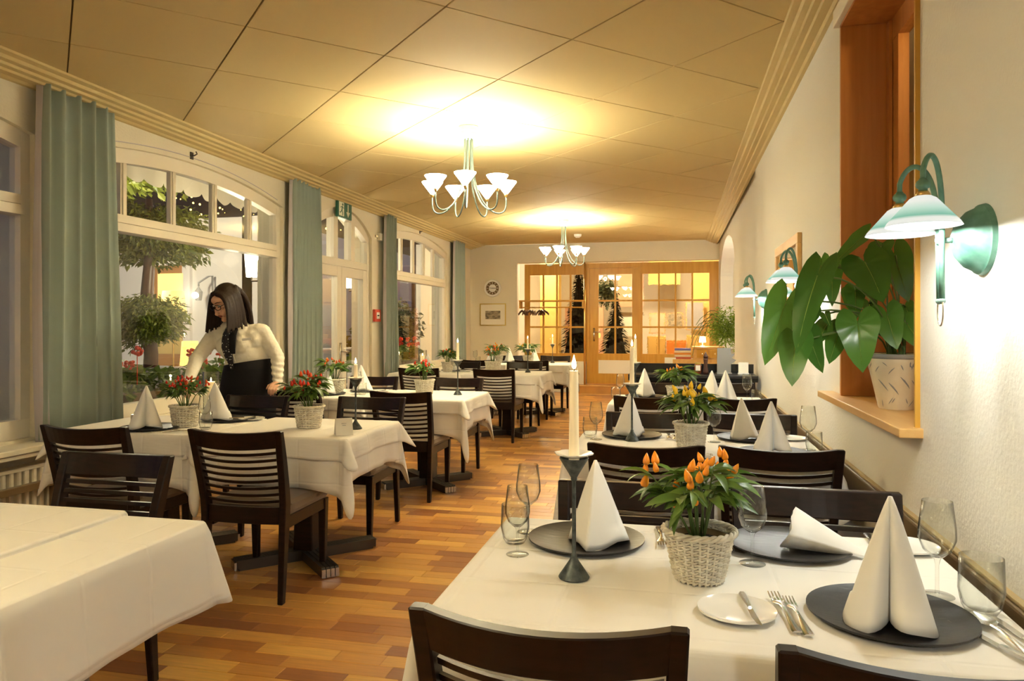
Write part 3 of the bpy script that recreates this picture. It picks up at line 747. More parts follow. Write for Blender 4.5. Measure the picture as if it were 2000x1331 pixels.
cloth_pair(*T3B, 'the aisle table of the second candle', 19, dl=0.16, corner=(0.02, 0.24, 0.20, 0.02), ocorner=(0.02, 0.04, 0.06, 0.02), ofl=0.08)
cloth_pair(*T4A, 'the window table of the glass lantern', 22, dr=0.16)
cloth_pair(*T4B, 'the aisle table of the third candle', 25, dl=0.16, corner=(0.02, 0.20, 0.20, 0.02))
cloth_pair(*T5A, 'the back corner table under the clock', 29, dr=0.16)
cloth_pair(*T5B, 'the aisle table before the coat rack', 31, dl=0.16, corner=(0.02, 0.16, 0.22, 0.02))
cloth('tablecloth', *R1, OZ, (0.24, 0.22, 0.05, 0.24), (0.06, 0.03, 0.03, 0.10), 'smooth white cloth on the nearest right-hand table', 'tablecloth', 'white linen tablecloths', seed=33, ripple=0.006)
cloth('tablecloth', *R2, OZ, (0.24, 0.22, 0.05, 0.24), (0.12, 0.03, 0.03, 0.10), 'white cloth on the table with yellow peppers', 'tablecloth', 'white linen tablecloths', seed=36)
cloth('tablecloth', *R3, OZ, (0.24, 0.22, 0.05, 0.24), (0.12, 0.03, 0.03, 0.10), 'white cloth on the table before the sideboard', 'tablecloth', 'white linen tablecloths', seed=38)

# chairs, left rows
J = random.Random(5)
for x, y, f, lab in (
    (-2.10, 2.12, 1, 'dark chair facing us behind the left foreground table'),
    (-1.66, 1.33, 0, 'dark chair tucked under the near side of the left foreground table'),
    (-2.84, 3.35, 0, 'dark chair beside the green curtain, back to us, at the table being laid'),
    (-2.04, 3.39, 0, 'dark chair in full view with slatted back and beige seat, left of aisle'),
    (-2.86, 4.33, 1, 'dark chair under the waitress\'s hand'),
    (-2.03, 4.40, 1, 'dark chair behind the tent card table, facing us'),
    (-2.88, 5.44, 0, 'dark chair just right of the waitress, slats against white cloth'),
    (-2.00, 5.44, 0, 'dark chair with its back to us right of the first candlestick'),
    (-2.82, 6.28, 1, 'dark chair facing us below the red alarm box'),
    (-1.98, 6.27, 1, 'dark chair facing us behind the second candlestick'),
    (-2.88, 8.24, 0, 'dark chair behind the red-topped plant at the second candle table'),
    (-1.98, 8.25, 0, 'dark chair back to us in the middle distance of the aisle'),
    (-2.78, 9.13, 1, 'dark chair with shiny grey rail facing us by the far window'),
    (-1.96, 9.20, 1, 'dark chair facing us behind the third candlestick'),
    (-2.74, 10.28, 0, 'dark chair back to us below the framed print'),
    (-1.96, 10.30, 0, 'dark chair back to us at the coat rack table'),
    (-2.62, 11.22, 1, 'dark chair facing us in the far left corner'),
    (-1.88, 11.25, 1, 'dark chair facing us farthest down the aisle'),
    # right rows
    (-0.215, 1.535, 0, 'dark curved chair back in the bottom centre foreground'),
    (0.385, 1.505, 0, 'dark curved chair back in the bottom right corner'),
    (-0.120, 2.03, 1, 'brown-lit chair facing us behind the near white cone napkin'),
    (0.400, 2.06, 1, 'brown-lit chair facing us by the wall behind the orange peppers'),
    (-0.130, 3.40, 0, 'dark chair back to us in front of the yellow pepper table'),
    (0.420, 3.43, 0, 'dark chair back to us by the wall at the yellow pepper table'),
    (-0.145, 3.90, 1, 'brown-lit chair facing us behind the yellow pepper table'),
    (0.400, 3.97, 1, 'grey-lit chair facing us at the wall end of the yellow pepper table'),
    (-0.175, 5.47, 0, 'dark chair back to us at the farthest right-hand table'),
    (0.415, 5.50, 0, 'dark chair back to us beside the wall at the farthest right-hand table'),
    (-0.150, 6.12, 1, 'brown-lit chair facing us in front of the sideboard'),
    (0.400, 6.20, 1, 'grey-lit chair facing us at the wall end of the sideboard')):
    chair(x, y, (PI if f else 0) + J.uniform(-0.035, 0.035), lab)
# ------------------------------------------------------------------ tableware
S = OZ + 0.001
def plate_maker(name, r, h, mt, rim=0.0):
    def mk():
        pr = [(0.001, 0.004), (r * 0.60, 0.004), (r * 0.72, 0.006), (r * 0.985, h), (r, h + 0.001), (r, h - 0.003), (r * 0.72, 0.001), (r * 0.6, 0.0), (0.001, 0.0)]
        m_ = MB().lathe(pr, 56)
        o = m_.build(name, mt, auto=True); return o
    return mk
mk_charger = plate_maker('charger_plate', 0.155, 0.013, 'slate')
mk_bread = plate_maker('bread_plate', 0.077, 0.012, 'porcelain')
def charger(x, y, label): return place('charger', mk_charger, (x, y, S), 0, label, 'plate', 'black slate charger plates')
def bread(x, y, label): return place('bread', mk_bread, (x, y, S), 0, label, 'plate', 'small white bread plates')
def mk_napkin():
    """starched cone: two rolled lobes meeting in a front seam, ridge behind"""
    H = 0.225; rings = []; N = 72
    for j in range(15):
        t = j / 14; sgm = (1 - t) ** 0.92; r0 = 0.082 * sgm + 0.004
        rg = []
        for k in range(N):
            a = 2 * PI * k / N          # 0 = front (-y)
            af = abs((a + PI) % (2 * PI) - PI)
            if af <= PI / 2:
                rr = r0 * (1.0 + 0.12 * math.cos(2 * (af - 0.55)) * (1 - 0.5 * t))
                rr *= 1 - math.exp(-(af / 0.17) ** 1.6) * (0.68 * (1 - t) ** 0.35 + 0.05)
            else:
                al = af - PI / 2
                a_, b_ = r0 * (1.0 + 0.12 * math.cos(2 * (PI / 2 - 0.55)) * (1 - 0.5 * t)), r0 * 1.12
                rr = a_ * b_ / (b_ * math.cos(al) + a_ * math.sin(al)) * (1 + 0.06 * math.sin(2 * al))
            z = H * t + (0.008 * (1 - t)) * (math.sin(3 * a + 0.6) + 1) * (t < 0.2)
            rg.append((rr * math.sin(a), -rr * math.cos(a) + 0.012 * t, z))
        rings.append(rg)
    return MB().loft(rings).build('folded_napkin', 'napkin_cloth', smooth=True)
def napkin(x, y, z, rz, label, sc_=1.0): return place('napkin', mk_napkin, (x, y, z), rz, label, 'napkin', 'starched white cone napkins', sc_)
def mk_wine():
    t = thing('wine_glass')
    MB().lathe([(0.001, 0.078), (0.012, 0.079), (0.026, 0.092), (0.0345, 0.115), (0.034, 0.135), (0.0275, 0.190), (0.0270, 0.190), (0.0333, 0.135), (0.0338, 0.115), (0.025, 0.0935), (0.010, 0.082), (0.001, 0.081)], 28).build('bowl', 'clear_glass', t, smooth=True)
    MB().lathe([(0.0042, 0.004), (0.0034, 0.02), (0.0034, 0.062), (0.006, 0.074), (0.012, 0.080)], 14).build('glass_stem', 'clear_glass', t, smooth=True)
    MB().lathe([(0.001, 0.006), (0.006, 0.005), (0.030, 0.0022), (0.0315, 0.001), (0.030, 0.0), (0.001, 0.0)], 28).build('foot', 'clear_glass', t, smooth=True)
    return t
def wine(x, y, label, s_=1.0): return place('wine', mk_wine, (x, y, S), 0, label, 'glass', 'stemmed wine glasses', s_)
def mk_tumbler():
    return MB().lathe([(0.001, 0.0), (0.024, 0.0), (0.031, 0.012), (0.0365, 0.04), (0.0345, 0.098), (0.0335, 0.098), (0.0352, 0.04), (0.029, 0.014), (0.022, 0.008), (0.001, 0.008)], 28).build('water_tumbler', 'clear_glass', smooth=True)
def tumbler(x, y, label, s_=1.0): return place('tumbler', mk_tumbler, (x, y, S), 0, label, 'glass', 'stemless water tumblers', s_)
def flat(m_, secs, th):
    """secs along y: (y, half width, z)"""
    rings = []
    for y, w_, z in secs: rings.append([(-w_, y, z), (-w_ * .6, y, z + th), (w_ * .6, y, z + th), (w_, y, z), (w_ * .6, y, z - th * .5), (-w_ * .6, y, z - th * .5)])
    return m_.loft(rings)
def mk_fork():
    m_ = flat(MB(), [(-0.10, 0.009, 0.003), (-0.095, 0.0105, 0.0035), (-0.06, 0.0075, 0.005), (0.0, 0.004, 0.009), (0.025, 0.0045, 0.008), (0.042, 0.0115, 0.005), (0.052, 0.0125, 0.004)], 0.002)
    for k in range(4):
        x = -0.0102 + 0.0068 * k
        m_.loft([[(x - w_, y, z), (x - w_, y, z + .0016), (x + w_, y, z + .0016), (x + w_, y, z)] for y, w_, z in ((0.050, 0.0026, 0.0035), (0.075, 0.0020, 0.004), (0.097, 0.0010, 0.0075))])
    return m_.build('fork', 'steel', auto=True)
def mk_knife():
    m_ = flat(MB(), [(-0.115, 0.008, 0.0055), (-0.108, 0.0105, 0.0055), (-0.06, 0.009, 0.0055), (-0.015, 0.0065, 0.005), (-0.008, 0.0055, 0.004)], 0.0042)
    m_.loft([[(-w_, y, 0.002), (-w_, y, 0.0036), (w2_, y, 0.0030), (w2_, y, 0.0022)] for y, w_, w2_ in ((-0.010, 0.005, 0.005), (0.0, 0.006, 0.0085), (0.06, 0.006, 0.0105), (0.10, 0.006, 0.006), (0.112, 0.005, -0.003))])
    return m_.build('table_knife', 'steel', auto=True)
def mk_spoon():
    m_ = flat(MB(), [(-0.115, 0.009, 0.003), (-0.108, 0.0105, 0.0035), (-0.06, 0.0075, 0.006), (0.0, 0.0038, 0.010), (0.03, 0.004, 0.008)], 0.002)
    rg = []
    for i in range(9):
        u = i / 8; y = 0.028 + 0.066 * u; w_ = 0.0205 * math.sin(PI * (0.06 + 0.90 * u) ** 0.85) + 0.001
        rg.append([(w_ * (k / 4 - 1), y, 0.008 - 0.0075 * math.sin(PI * u) * (1 - (k / 4 - 1) ** 2)) for k in range(9)])
    m_.loft(rg, cap=False, closed=False)
    return m_.build('spoon', 'steel', auto=True)
def cut(kind, x, y, rz, label, z=0.0, s_=1.0):
    mk = {'fork': mk_fork, 'table_knife': mk_knife, 'spoon': mk_spoon}[kind]
    return place(kind, mk, (x, y, S + 0.002 + z), rz, label, {'fork': 'fork', 'table_knife': 'knife', 'spoon': 'spoon'}[kind], 'steel cutlery', s_)

# nearest right table
charger(0.415, 1.585, 'black charger plate nearest the camera, on the right, under a tall cone napkin')
napkin(0.405, 1.545, S + 0.005, -0.30, 'tall split cone napkin nearest the camera on the black plate', 1.08).scale = (0.98, 1.0, 1.08)
charger(-0.235, 1.965, 'black charger plate behind the near candlestick')
napkin(-0.205, 1.945, S + 0.005, PI - 0.18, 'white cone napkin with a sharp front ridge behind the near candlestick', 0.98)
charger(0.290, 2.030, 'black charger plate with a napkin fallen over, behind the orange peppers')
o = napkin(0.285, 2.02, S + 0.058, 0, 'napkin lying on its side on the far black plate of the near table')
o.rotation_euler = (math.radians(107), 0, math.radians(74)); o.scale = (0.80, 0.58, 0.88)
bread(0.120, 1.540, 'white bread plate with a butter knife, left of the nearest black plate')
cut('table_knife', 0.146, 1.535, math.radians(187), 'butter knife lying across the nearest bread plate', 0.010, 0.72)
cut('fork', 0.213, 1.560, math.radians(6), 'left fork of the pair beside the nearest black plate', 0, 1.0)
cut('fork', 0.236, 1.545, math.radians(4), 'right fork of the pair beside the nearest black plate', 0, 0.95)
cut('table_knife', 0.565, 1.480, math.radians(22), 'knife beside the right rim of the nearest black plate', 0, 1.0)
cut('spoon', 0.592, 1.530, math.radians(8), 'soup spoon shining at the right table edge', 0, 1.05)
cut('table_knife', 0.625, 1.530, math.radians(8), 'outermost knife at the right edge of the near table', 0, 1.0)
wine(0.548, 1.735, 'wine glass by the wall behind the nearest black plate', 1.08)
tumbler(0.604, 1.655, 'water tumbler by the wall next to the soup spoon', 1.16)
wine(0.182, 1.870, 'wine glass half hidden behind the orange pepper leaves')
wine(-0.392, 1.815, 'wine glass at the left edge in front of the tumbler on the near table', 0.92)
tumbler(-0.420, 1.915, 'water tumbler between two wine glasses at the near table\'s left edge', 1.05)
wine(-0.405, 2.02, 'rear wine glass at the near table\'s left edge', 1.0)
cut('fork', -0.040, 2.035, math.radians(184), 'left fork beyond the near candlestick, tines to the camera')
cut('fork', -0.008, 2.01, math.radians(186), 'right fork beyond the near candlestick, tines to the camera')
bread(0.065, 1.97, 'bread plate hidden behind the wicker basket of orange peppers')
cut('fork', 0.505, 2.09, math.radians(175), 'fork behind the tall cone napkin on the near table')
bread(0.585, 2.08, 'white bread plate by the wall at the far end of the near table')
cut('table_knife', 0.545, 2.06, math.radians(150), 'knife on the far bread plate of the near table', 0.008, 0.75)
cut('spoon', 0.130, 2.00, math.radians(205), 'spoon lying beside the far black plate behind the basket')
# yellow pepper table
charger(-0.225, 3.87, 'black charger plate behind the second candlestick on the right')
napkin(-0.235, 3.86, S + 0.005, PI + 0.30, 'ridged cone napkin behind the second candlestick on the right')
charger(0.360, 3.90, 'black charger plate with two napkins by the yellow peppers')
napkin(0.330, 3.88, S + 0.005, PI - 0.7, 'ridged napkin leaning left on the plate beside the yellow peppers', 0.92)
napkin(0.420, 3.46, S + 0.012, 0.1, 'split cone napkin in front at the yellow pepper table, by the wall', 1.0)
charger(0.430, 3.48, 'black charger plate hidden behind the chair at the yellow pepper table')
bread(0.570, 3.93, 'bread plate at the wall end of the yellow pepper table')
cut('table_knife', 0.535, 3.91, math.radians(160), 'knife on the bread plate at the wall end of the yellow pepper table', 0.008, 0.75)
bread(0.075, 3.28, 'bread plate in front of the yellow pepper basket')
cut('table_knife', 0.085, 3.27, math.radians(25), 'knife on the bread plate in front of the yellow pepper basket', 0.010, 0.75)
cut('fork', 0.150, 3.27, 0.05, 'fork to the right of the yellow pepper basket')
cut('fork', -0.035, 3.86, math.radians(182), 'left fork left of the yellow pepper basket')
cut('fork', -0.005, 3.83, math.radians(184), 'right fork left of the yellow pepper basket')
wine(-0.395, 3.72, 'wine glass at the left edge of the yellow pepper table')
tumbler(-0.435, 3.80, 'water tumbler at the left edge of the yellow pepper table', 1.05)
wine(0.185, 3.76, 'wine glass just right of the yellow pepper basket')
wine(0.600, 3.62, 'wine glass by the wall at the yellow pepper table', 1.08)
tumbler(0.610, 3.53, 'water tumbler by the wall at the yellow pepper table')
# table before the sideboard
napkin(-0.245, 5.98, S + 0.005, PI - 0.1, 'ridged cone napkin left at the table before the sideboard')
charger(-0.245, 5.98, 'black plate under the left napkin at the table before the sideboard')
napkin(0.275, 6.0, S + 0.005, PI + 0.3, 'ridged napkin of the pair right of the far orange plant', 0.95)
charger(0.275, 6.0, 'black plate under the rear napkin of the pair by the far orange plant')
napkin(0.360, 5.62, S + 0.005, 0.1, 'split cone napkin of the pair right of the far orange plant', 1.06)
charger(0.360, 5.62, 'black plate under the front napkin of the pair by the far orange plant')
wine(-0.43, 5.86, 'wine glass at the left edge of the table before the sideboard')
tumbler(-0.455, 5.72, 'tumbler at the left edge of the table before the sideboard')
wine(0.12, 5.70, 'wine glass beside the far orange plant basket', 1.05)
wine(0.525, 5.80, 'wine glass against the wall at the table before the sideboard', 1.1)
tumbler(0.585, 5.72, 'tumbler against the wall at the table before the sideboard')
# waitress's table
charger(-2.875, 3.56, 'black charger plate at the near side of the waitress\'s table')
napkin(-2.90, 3.56, S + 0.005, 0.55, 'cone napkin at the near side of the waitress\'s table', 1.04)
charger(-2.66, 3.98, 'black charger plate on the far side of the waitress\'s table')
napkin(-2.72, 3.95, S + 0.005, PI - 0.9, 'cone napkin behind the red basket at the waitress\'s table', 1.0)
wine(-2.60, 3.66, 'wine glass beside the red berry basket at the waitress\'s table', 0.95)
tumbler(-2.55, 3.60, 'water tumbler beside the red berry basket at the waitress\'s table')
bread(-2.53, 4.02, 'bread plate at the right end of the waitress\'s table')
cut('table_knife', -2.56, 4.0, math.radians(-55), 'knife on the bread plate at the waitress\'s table', 0.010, 0.85)
cut('fork', -2.66, 3.47, math.radians(-60), 'left fork lying by the near plate of the waitress\'s table')
cut('fork', -2.60, 3.47, math.radians(-58), 'right fork lying by the near plate of the waitress\'s table')
# third row, window table
charger(-2.84, 5.62, 'black plate below the left napkin under the exit sign')
napkin(-2.84, 5.62, S + 0.005, 0.1, 'left cone napkin at the window table under the exit sign')
charger(-2.62, 5.96, 'black plate below the right napkin under the exit sign')
napkin(-2.66, 5.93, S + 0.005, PI - 0.8, 'right cone napkin at the window table under the exit sign')
wine(-2.60, 5.70, 'wine glass between the napkins under the exit sign')
tumbler(-2.54, 5.66, 'tumbler between the napkins under the exit sign')
bread(-2.50, 5.95, 'bread plate at the table under the exit sign')
# fourth row, window table
napkin(-2.93, 8.42, S + 0.005, 0.0, 'left cone napkin beside the far window')
charger(-2.93, 8.42, 'black plate under the left napkin beside the far window')
napkin(-2.72, 8.80, S + 0.005, PI, 'right cone napkin beside the far window')
charger(-2.72, 8.80, 'black plate under the right napkin beside the far window')
wine(-2.62, 8.5, 'wine glass at the table beside the far window')
bread(-2.55, 8.75, 'bread plate at the table beside the far window')
# back corner
napkin(-2.72, 10.72, S + 0.005, 0.0, 'left cone napkin on the corner table below the clock')
charger(-2.72, 10.72, 'black plate under the left napkin below the clock')
napkin(-2.50, 10.98, S + 0.005, PI, 'right cone napkin on the corner table below the clock')
charger(-2.50, 10.98, 'black plate under the right napkin below the clock')
wine(-2.98, 10.75, 'wine glass on the corner table below the clock')
tumbler(-2.90, 10.62, 'tumbler on the corner table below the clock')
napkin(-2.10, 10.95, S + 0.005, PI, 'cone napkin half hidden behind the coat rack table candle')

# ------------------------------------------------------------------ candles
def mk_stick():
    t = thing('candlestick')
    MB().lathe([(0.001, 0.0), (0.034, 0.0), (0.036, 0.003), (0.033, 0.008), (0.010, 0.042), (0.007, 0.048), (0.001, 0.048)], 28).build('base_cone', 'iron', t, auto=True)
    MB().lathe([(0.001, 0.044), (0.0075, 0.046), (0.0075, 0.052), (0.0048, 0.056), (0.0048, 0.222), (0.0072, 0.226), (0.0072, 0.233), (0.001, 0.234)], 14).build('stem', 'iron', t, auto=True)
    MB().lathe([(0.001, 0.230), (0.007, 0.231), (0.012, 0.240), (0.034, 0.276), (0.033, 0.277), (0.012, 0.246), (0.001, 0.243)], 28).build('cup', 'iron', t, auto=True)
    return t
def mk_ring():
    rg = []
    for rr, z in ((0.0130, -0.002), (0.022, 0.0), (0.0405, 0.008), (0.041, 0.0105), (0.022, 0.003), (0.0130, 0.001)):
        rg.append([((rr * (1 + (0.12 * abs(math.sin(4 * a)) if rr > 0.03 else 0))) * math.cos(a), (rr * (1 + (0.12 * abs(math.sin(4 * a)) if rr > 0.03 else 0))) * math.sin(a), z) for a in [2 * PI * k / 64 for k in range(64)]])
    return MB().loft(rg, cap=False).build('drip_ring', 'porcelain', auto=True)
def candle(x, y, h, label, power=0.55, z0=None, r0=0.0125, r1=0.0098):
    z0 = S + 0.245 if z0 is None else z0
    t = thing('taper_candle', (x, y, z0), 0, label, 'candle', 'lit cream candles')
    MB().lathe([(0.001, 0.0), (r0, 0.0), (r1, h), (r1 * .75, h - 0.002), (0.001, h - 0.004)], 20).build('wax', 'wax', t, auto=True)
    MB().tube([(0, 0, h - 0.004), (0.0006, 0, h + 0.004), (0.001, 0, h + 0.008)], 0.0011, 6).build('wick', 'wick', t)
    MB().lathe([(0.0003, h + 0.004), (0.0038, h + 0.007), (0.0054, h + 0.013), (0.0044, h + 0.021), (0.0020, h + 0.029), (0.0002, h + 0.037)], 12).build('flame', 'flame', t, smooth=True)
    lamp('flame_light', (0, 0, h + 0.045), power, (1, 0.62, 0.25), 0.008, t)
    return t
for x, y, h, w_ in ((-0.229, 1.677, 0.232, 'nearest candlestick on the right table'), (-0.215, 3.72, 0.225, 'candlestick by the yellow peppers'),
                    (-0.309, 5.80, 0.225, 'candlestick before the sideboard'), (-1.745, 3.80, 0.115, 'first left candlestick beside the tent card'),
                    (-1.766, 5.83, 0.185, 'second left candlestick beyond the aisle chair'), (-1.755, 8.72, 0.165, 'third left candlestick below the back partition'),
                    (-1.822, 10.95, 0.150, 'farthest candlestick before the coat rack')):
    place('stick', mk_stick, (x, y, S), 0, 'slim dark iron ' + w_, 'candlestick', 'iron candlesticks')
    place('ring', mk_ring, (x, y, S + 0.278), 0.3, 'white petal-edged drip ring on the ' + w_, 'drip ring', 'petal drip rings')
    candle(x, y, h, 'lit cream taper in the ' + w_)
def mk_lantern():
    t = thing('glass_lantern')
    MB().lathe([(0.001, 0.0), (0.052, 0.0), (0.064, 0.02), (0.068, 0.34), (0.066, 0.34), (0.062, 0.02), (0.050, 0.006), (0.001, 0.006)], 28).build('glass_cylinder', 'clear_glass', t, smooth=True)
    return t
for x, y, w_ in ((-3.93, 5.62, 'window sill behind the waitress'), (-3.93, 11.05, 'far window sill')):
    place('lantern', mk_lantern, (x, y, 0.581), 0, 'clear glass cylinder lantern on the ' + w_, 'lantern', 'glass candle lanterns')
    candle(x, y, 0.245, 'thick lit candle inside the glass lantern on the ' + w_, 0.6, 0.588, 0.034, 0.033)
# tent card, pepper mills
t = thing('tent_card', (-1.715, 3.585, S), 0.10, 'white folded tent card standing beside the first left candlestick', 'card')
MB().loft([[(-0.055, -0.030, 0), (0, 0, 0.085), (0.0, 0, 0.0865), (-0.0565, -0.031, 0)]], cap=False)
a_ = MB()
a_.add([(-0.045, -0.032, 0), (0.045, -0.032, 0), (0.045, 0, 0.088), (-0.045, 0, 0.088), (-0.045, -0.0305, 0), (0.045, -0.0305, 0), (0.045, 0, 0.0865), (-0.045, 0, 0.0865), (-0.045, 0.032, 0), (0.045, 0.032, 0), (-0.045, 0.0305, 0), (0.045, 0.0305, 0)],
       [(0, 1, 2, 3), (4, 5, 6, 7), (3, 2, 9, 8), (7, 6, 11, 10), (0, 1, 5, 4), (8, 9, 11, 10), (0, 3, 7, 4), (1, 2, 6, 5), (3, 8, 10, 7), (2, 9, 11, 6)])
a_.build('card', 'paper', t); t.rotation_euler = (0, 0, 0.62)
for k, w_ in ((0.060, 0.026), (0.050, 0.018)):
    a = MB(); yy = -0.032 * (1 - k / 0.088); a.box(-w_ / 2, w_ / 2, yy - 0.0012, yy - 0.0004, k, k + 0.003); a.build('printed_line', 'grey_plastic', t)
def mk_mill():
    t = thing('pepper_mill')
    MB().lathe([(0.001, 0), (0.026, 0), (0.027, 0.02), (0.019, 0.06), (0.017, 0.10), (0.022, 0.135), (0.022, 0.145), (0.001, 0.147)], 20).build('mill_body', 'hanger_wood', t, smooth=True)
    MB().lathe([(0.001, 0.145), (0.020, 0.147), (0.022, 0.165), (0.013, 0.19), (0.006, 0.195), (0.008, 0.203), (0.001, 0.207)], 20).build('mill_head', 'hanger_wood', t, smooth=True)
    return t
place('mill', mk_mill, (0.275, 7.15, 0.862), 0, 'tall dark pepper mill standing on the sideboard', 'pepper mill')
t = thing('spice_mill', (-3.06, 3.66, S), 0, 'small steel and wood mill left of the near cone napkin on the waitress\'s table', 'mill')
MB().lathe([(0.001, 0), (0.020, 0), (0.020, 0.03), (0.001, 0.031)], 18).build('wooden_base', 'rail_wood', t, auto=True)
MB().lathe([(0.001, 0.03), (0.019, 0.03), (0.019, 0.058), (0.015, 0.062), (0.001, 0.063)], 18).tube([(0, 0, 0.062), (0, 0, 0.075), (0.022, 0, 0.078)], 0.003, 6).sphere((0.022, 0, 0.082), 0.006, 10).build('steel_head', 'steel', t, auto=True)

# ------------------------------------------------------------------ wicker baskets with pepper plants
def lance_mesh(i):
    """drooping lanceolate leaf, length 1 along +y, normal +z"""
    r = random.Random(40 + i); v = []; f = []
    n = 7; droop = 0.25 + 0.35 * r.random(); wv = r.uniform(-0.05, 0.05); w0 = 0.125 + 0.045 * r.random()
    for k in range(n + 1):
        u = k / n; w_ = w0 * (math.sin(PI * min(1, u * 0.92 + 0.05)) ** 0.8) * (1 - 0.25 * u) + 0.002
        if k == n: w_ = 0.002
        y = u * (1 - 0.25 * droop * u); z = 0.12 * math.sin(PI * u * .6) - droop * u * u
        v += [(-w_ + wv * u, y, z + 0.30 * w_), (wv * u, y, z), (w_ + wv * u, y, z + 0.30 * w_)]
        if k: a = 3 * k; f += [(a - 3, a - 2, a + 1, a), (a - 2, a - 1, a + 2, a + 1)]
    return v, f
LANCE = [lance_mesh(i) for i in range(5)]
LANCE_ME = []
for v_, f_ in LANCE:
    me = bpy.data.meshes.new('leaf'); me.from_pydata(v_, [], f_); me.materials.append(MATS['pepper_leaf'])
    for p in me.polygons: p.use_smooth = True
    LANCE_ME.append(me)
PEP = MB().lathe([(0.02, -0.02), (0.20, 0.0), (0.29, 0.14), (0.30, 0.32), (0.22, 0.62), (0.09, 0.88), (0.005, 1.0)], 12)
def pepper_mesh(mt):
    me = PEP.mesh('pepper', True); me.materials.append(MATS[mt]); return me
PEP_ME = {k_: pepper_mesh(k_) for k_ in ('pepper_orange', 'pepper_yellow', 'pepper_red', 'pepper_scarlet')}
def basket_parts(t, r_top, r_bot, h, near):
    rows = 17 if near else 11; stakes = 26; seg = 156 if near else 66
    m_ = MB()
    def rad(z): return r_bot + (r_top - r_bot) * (z / h) ** 0.85
    for i in range(rows):
        z = 0.006 + (h - 0.014) * i / (rows - 1); R = rad(z); tr = 0.43 * h / rows
        pts = [((R + 0.0024 * math.sin(stakes * a / 2 + PI * (i % 2)) ) * math.cos(a), (R + 0.0024 * math.sin(stakes * a / 2 + PI * (i % 2))) * math.sin(a), z + 0.0012 * math.sin(stakes * a)) for a in [2 * PI * k / seg for k in range(seg)]]
        m_.tube(pts, tr, 6 if near else 5, closed=True)
    b_ = m_.build('woven_wall', 'wicker', t, smooth=True)
    s_ = MB()
    for k in range(stakes):
        a = 2 * PI * (k + 0.5) / stakes
        s_.tube([(rad(z) * math.cos(a), rad(z) * math.sin(a), z) for z in (0.0, h * 0.33, h * 0.66, h)], 0.0035, 5)
    s_.build('stakes', 'wicker', b_); 
    tag(b_.children[0], kind='stuff')
    q = MB()
    for ph in (0, 2.1, 4.2):
        q.tube([((r_top + 0.003 + 0.0045 * math.cos(9 * a + ph)) * math.cos(a), (r_top + 0.003 + 0.0045 * math.cos(9 * a + ph)) * math.sin(a), h + 0.004 * math.sin(9 * a + ph)) for a in [2 * PI * k / 96 for k in range(96)]], 0.0042, 6, closed=True)
    q.build('braided_rim', 'wicker', t, smooth=True)
    MB().lathe([(0.001, 0.0), (r_bot, 0.001), (r_top - 0.008, h - 0.012), (r_top - 0.012, h - 0.012), (r_bot - 0.004, 0.006), (0.001, 0.006)], 32).build('basket_liner', 'rail_wood', t, smooth=True)
    MB().lathe([(0.001, h - 0.022), (r_top * 0.6, h - 0.020), (r_top - 0.010, h - 0.028)], 24).build('soil', 'soil', t, smooth=True)
def pepper_plant(x, y, z, label, colors, seed, r_top=0.072, r_bot=0.050, h=0.118, spread=0.13, height=0.17, near=False, pl=1.0, npep=14, nleaf=70, leaf=0.10, group='pepper plants in white wicker baskets', s_=1.0):
    r = random.Random(seed)
    t = thing('potted_pepper_plant', (x, y, z), 0, label, 'plant', group); t.scale = (s_, s_, s_)
    basket_parts(t, r_top, r_bot, h, near)
    st = MB(); tips = []
    for k in range(11):
        a = 2 * PI * k / 11 + r.uniform(-0.3, 0.3); q = r.uniform(0.15, 0.75) if k else 0
        hh = height * r.uniform(0.70, 1.0) * (1 - 0.20 * q)
        e = Vector((spread * q * math.cos(a), spread * q * math.sin(a), h + hh))
        b0 = Vector((0.012 * math.cos(a), 0.012 * math.sin(a), h - 0.025)); mid = (b0 + e) / 2 + Vector((0, 0, 0.018))
        st.tube([b0, b0.lerp(mid, .55), mid, mid.lerp(e, .55), e], [0.0032, 0.0028, 0.0024, 0.002, 0.0015], 5); tips.append((b0, mid, e))
    st.build('stems', 'stem', t, smooth=True)
    lm = MB()
    for k in range(nleaf):
        b0, mid, e = r.choice(tips); u = r.uniform(0.42, 1.0) ** 0.8
        p = b0.lerp(mid, u * 2) if u < 0.5 else mid.lerp(e, u * 2 - 1)
        out = Vector((p.x, p.y, 0)); a = math.atan2(out.y, out.x) + r.gauss(0, 0.55) if out.length > 0.006 else r.uniform(0, 6.28)
        el = r.uniform(-0.25, 0.55)
        L = leaf * r.uniform(0.6, 1.2)
        M_ = Matrix.Translation(p) @ Matrix.Rotation(a - PI / 2, 4, 'Z') @ Matrix.Rotation(el, 4, 'X') @ Matrix.Rotation(r.uniform(-0.6, 0.6), 4, 'Y') @ Matrix.Scale(L, 4)
        i = r.randrange(5)
        if near:
            o = obj('leaf', LANCE_ME[i], None, t); o.matrix_local = M_
        else:
            v_, f_ = LANCE[i]; lm.add([M_ @ Vector(p_) for p_ in v_], f_)
    if not near: tag(lm.build('foliage', 'pepper_leaf', t, smooth=True), kind='stuff')
    for k in range(npep):
        b0, mid, e = tips[k % len(tips)] if k < 8 else r.choice(tips)
        p = e + Vector((r.uniform(-0.028, 0.028), r.uniform(-0.028, 0.028), r.uniform(-0.006, 0.022)))
        if r.random() < 0.25: p.z -= height * 0.25
        o = obj('pepper', PEP_ME[r.choice(colors)], None, t)
        L = r.uniform(0.032, 0.046) * pl
        o.matrix_local = Matrix.Translation(p) @ Matrix.Rotation(r.uniform(0, 6.28), 4, 'Z') @ Matrix.Rotation(r.uniform(0, 0.55), 4, 'X') @ Matrix.Scale(L, 4)
    return t
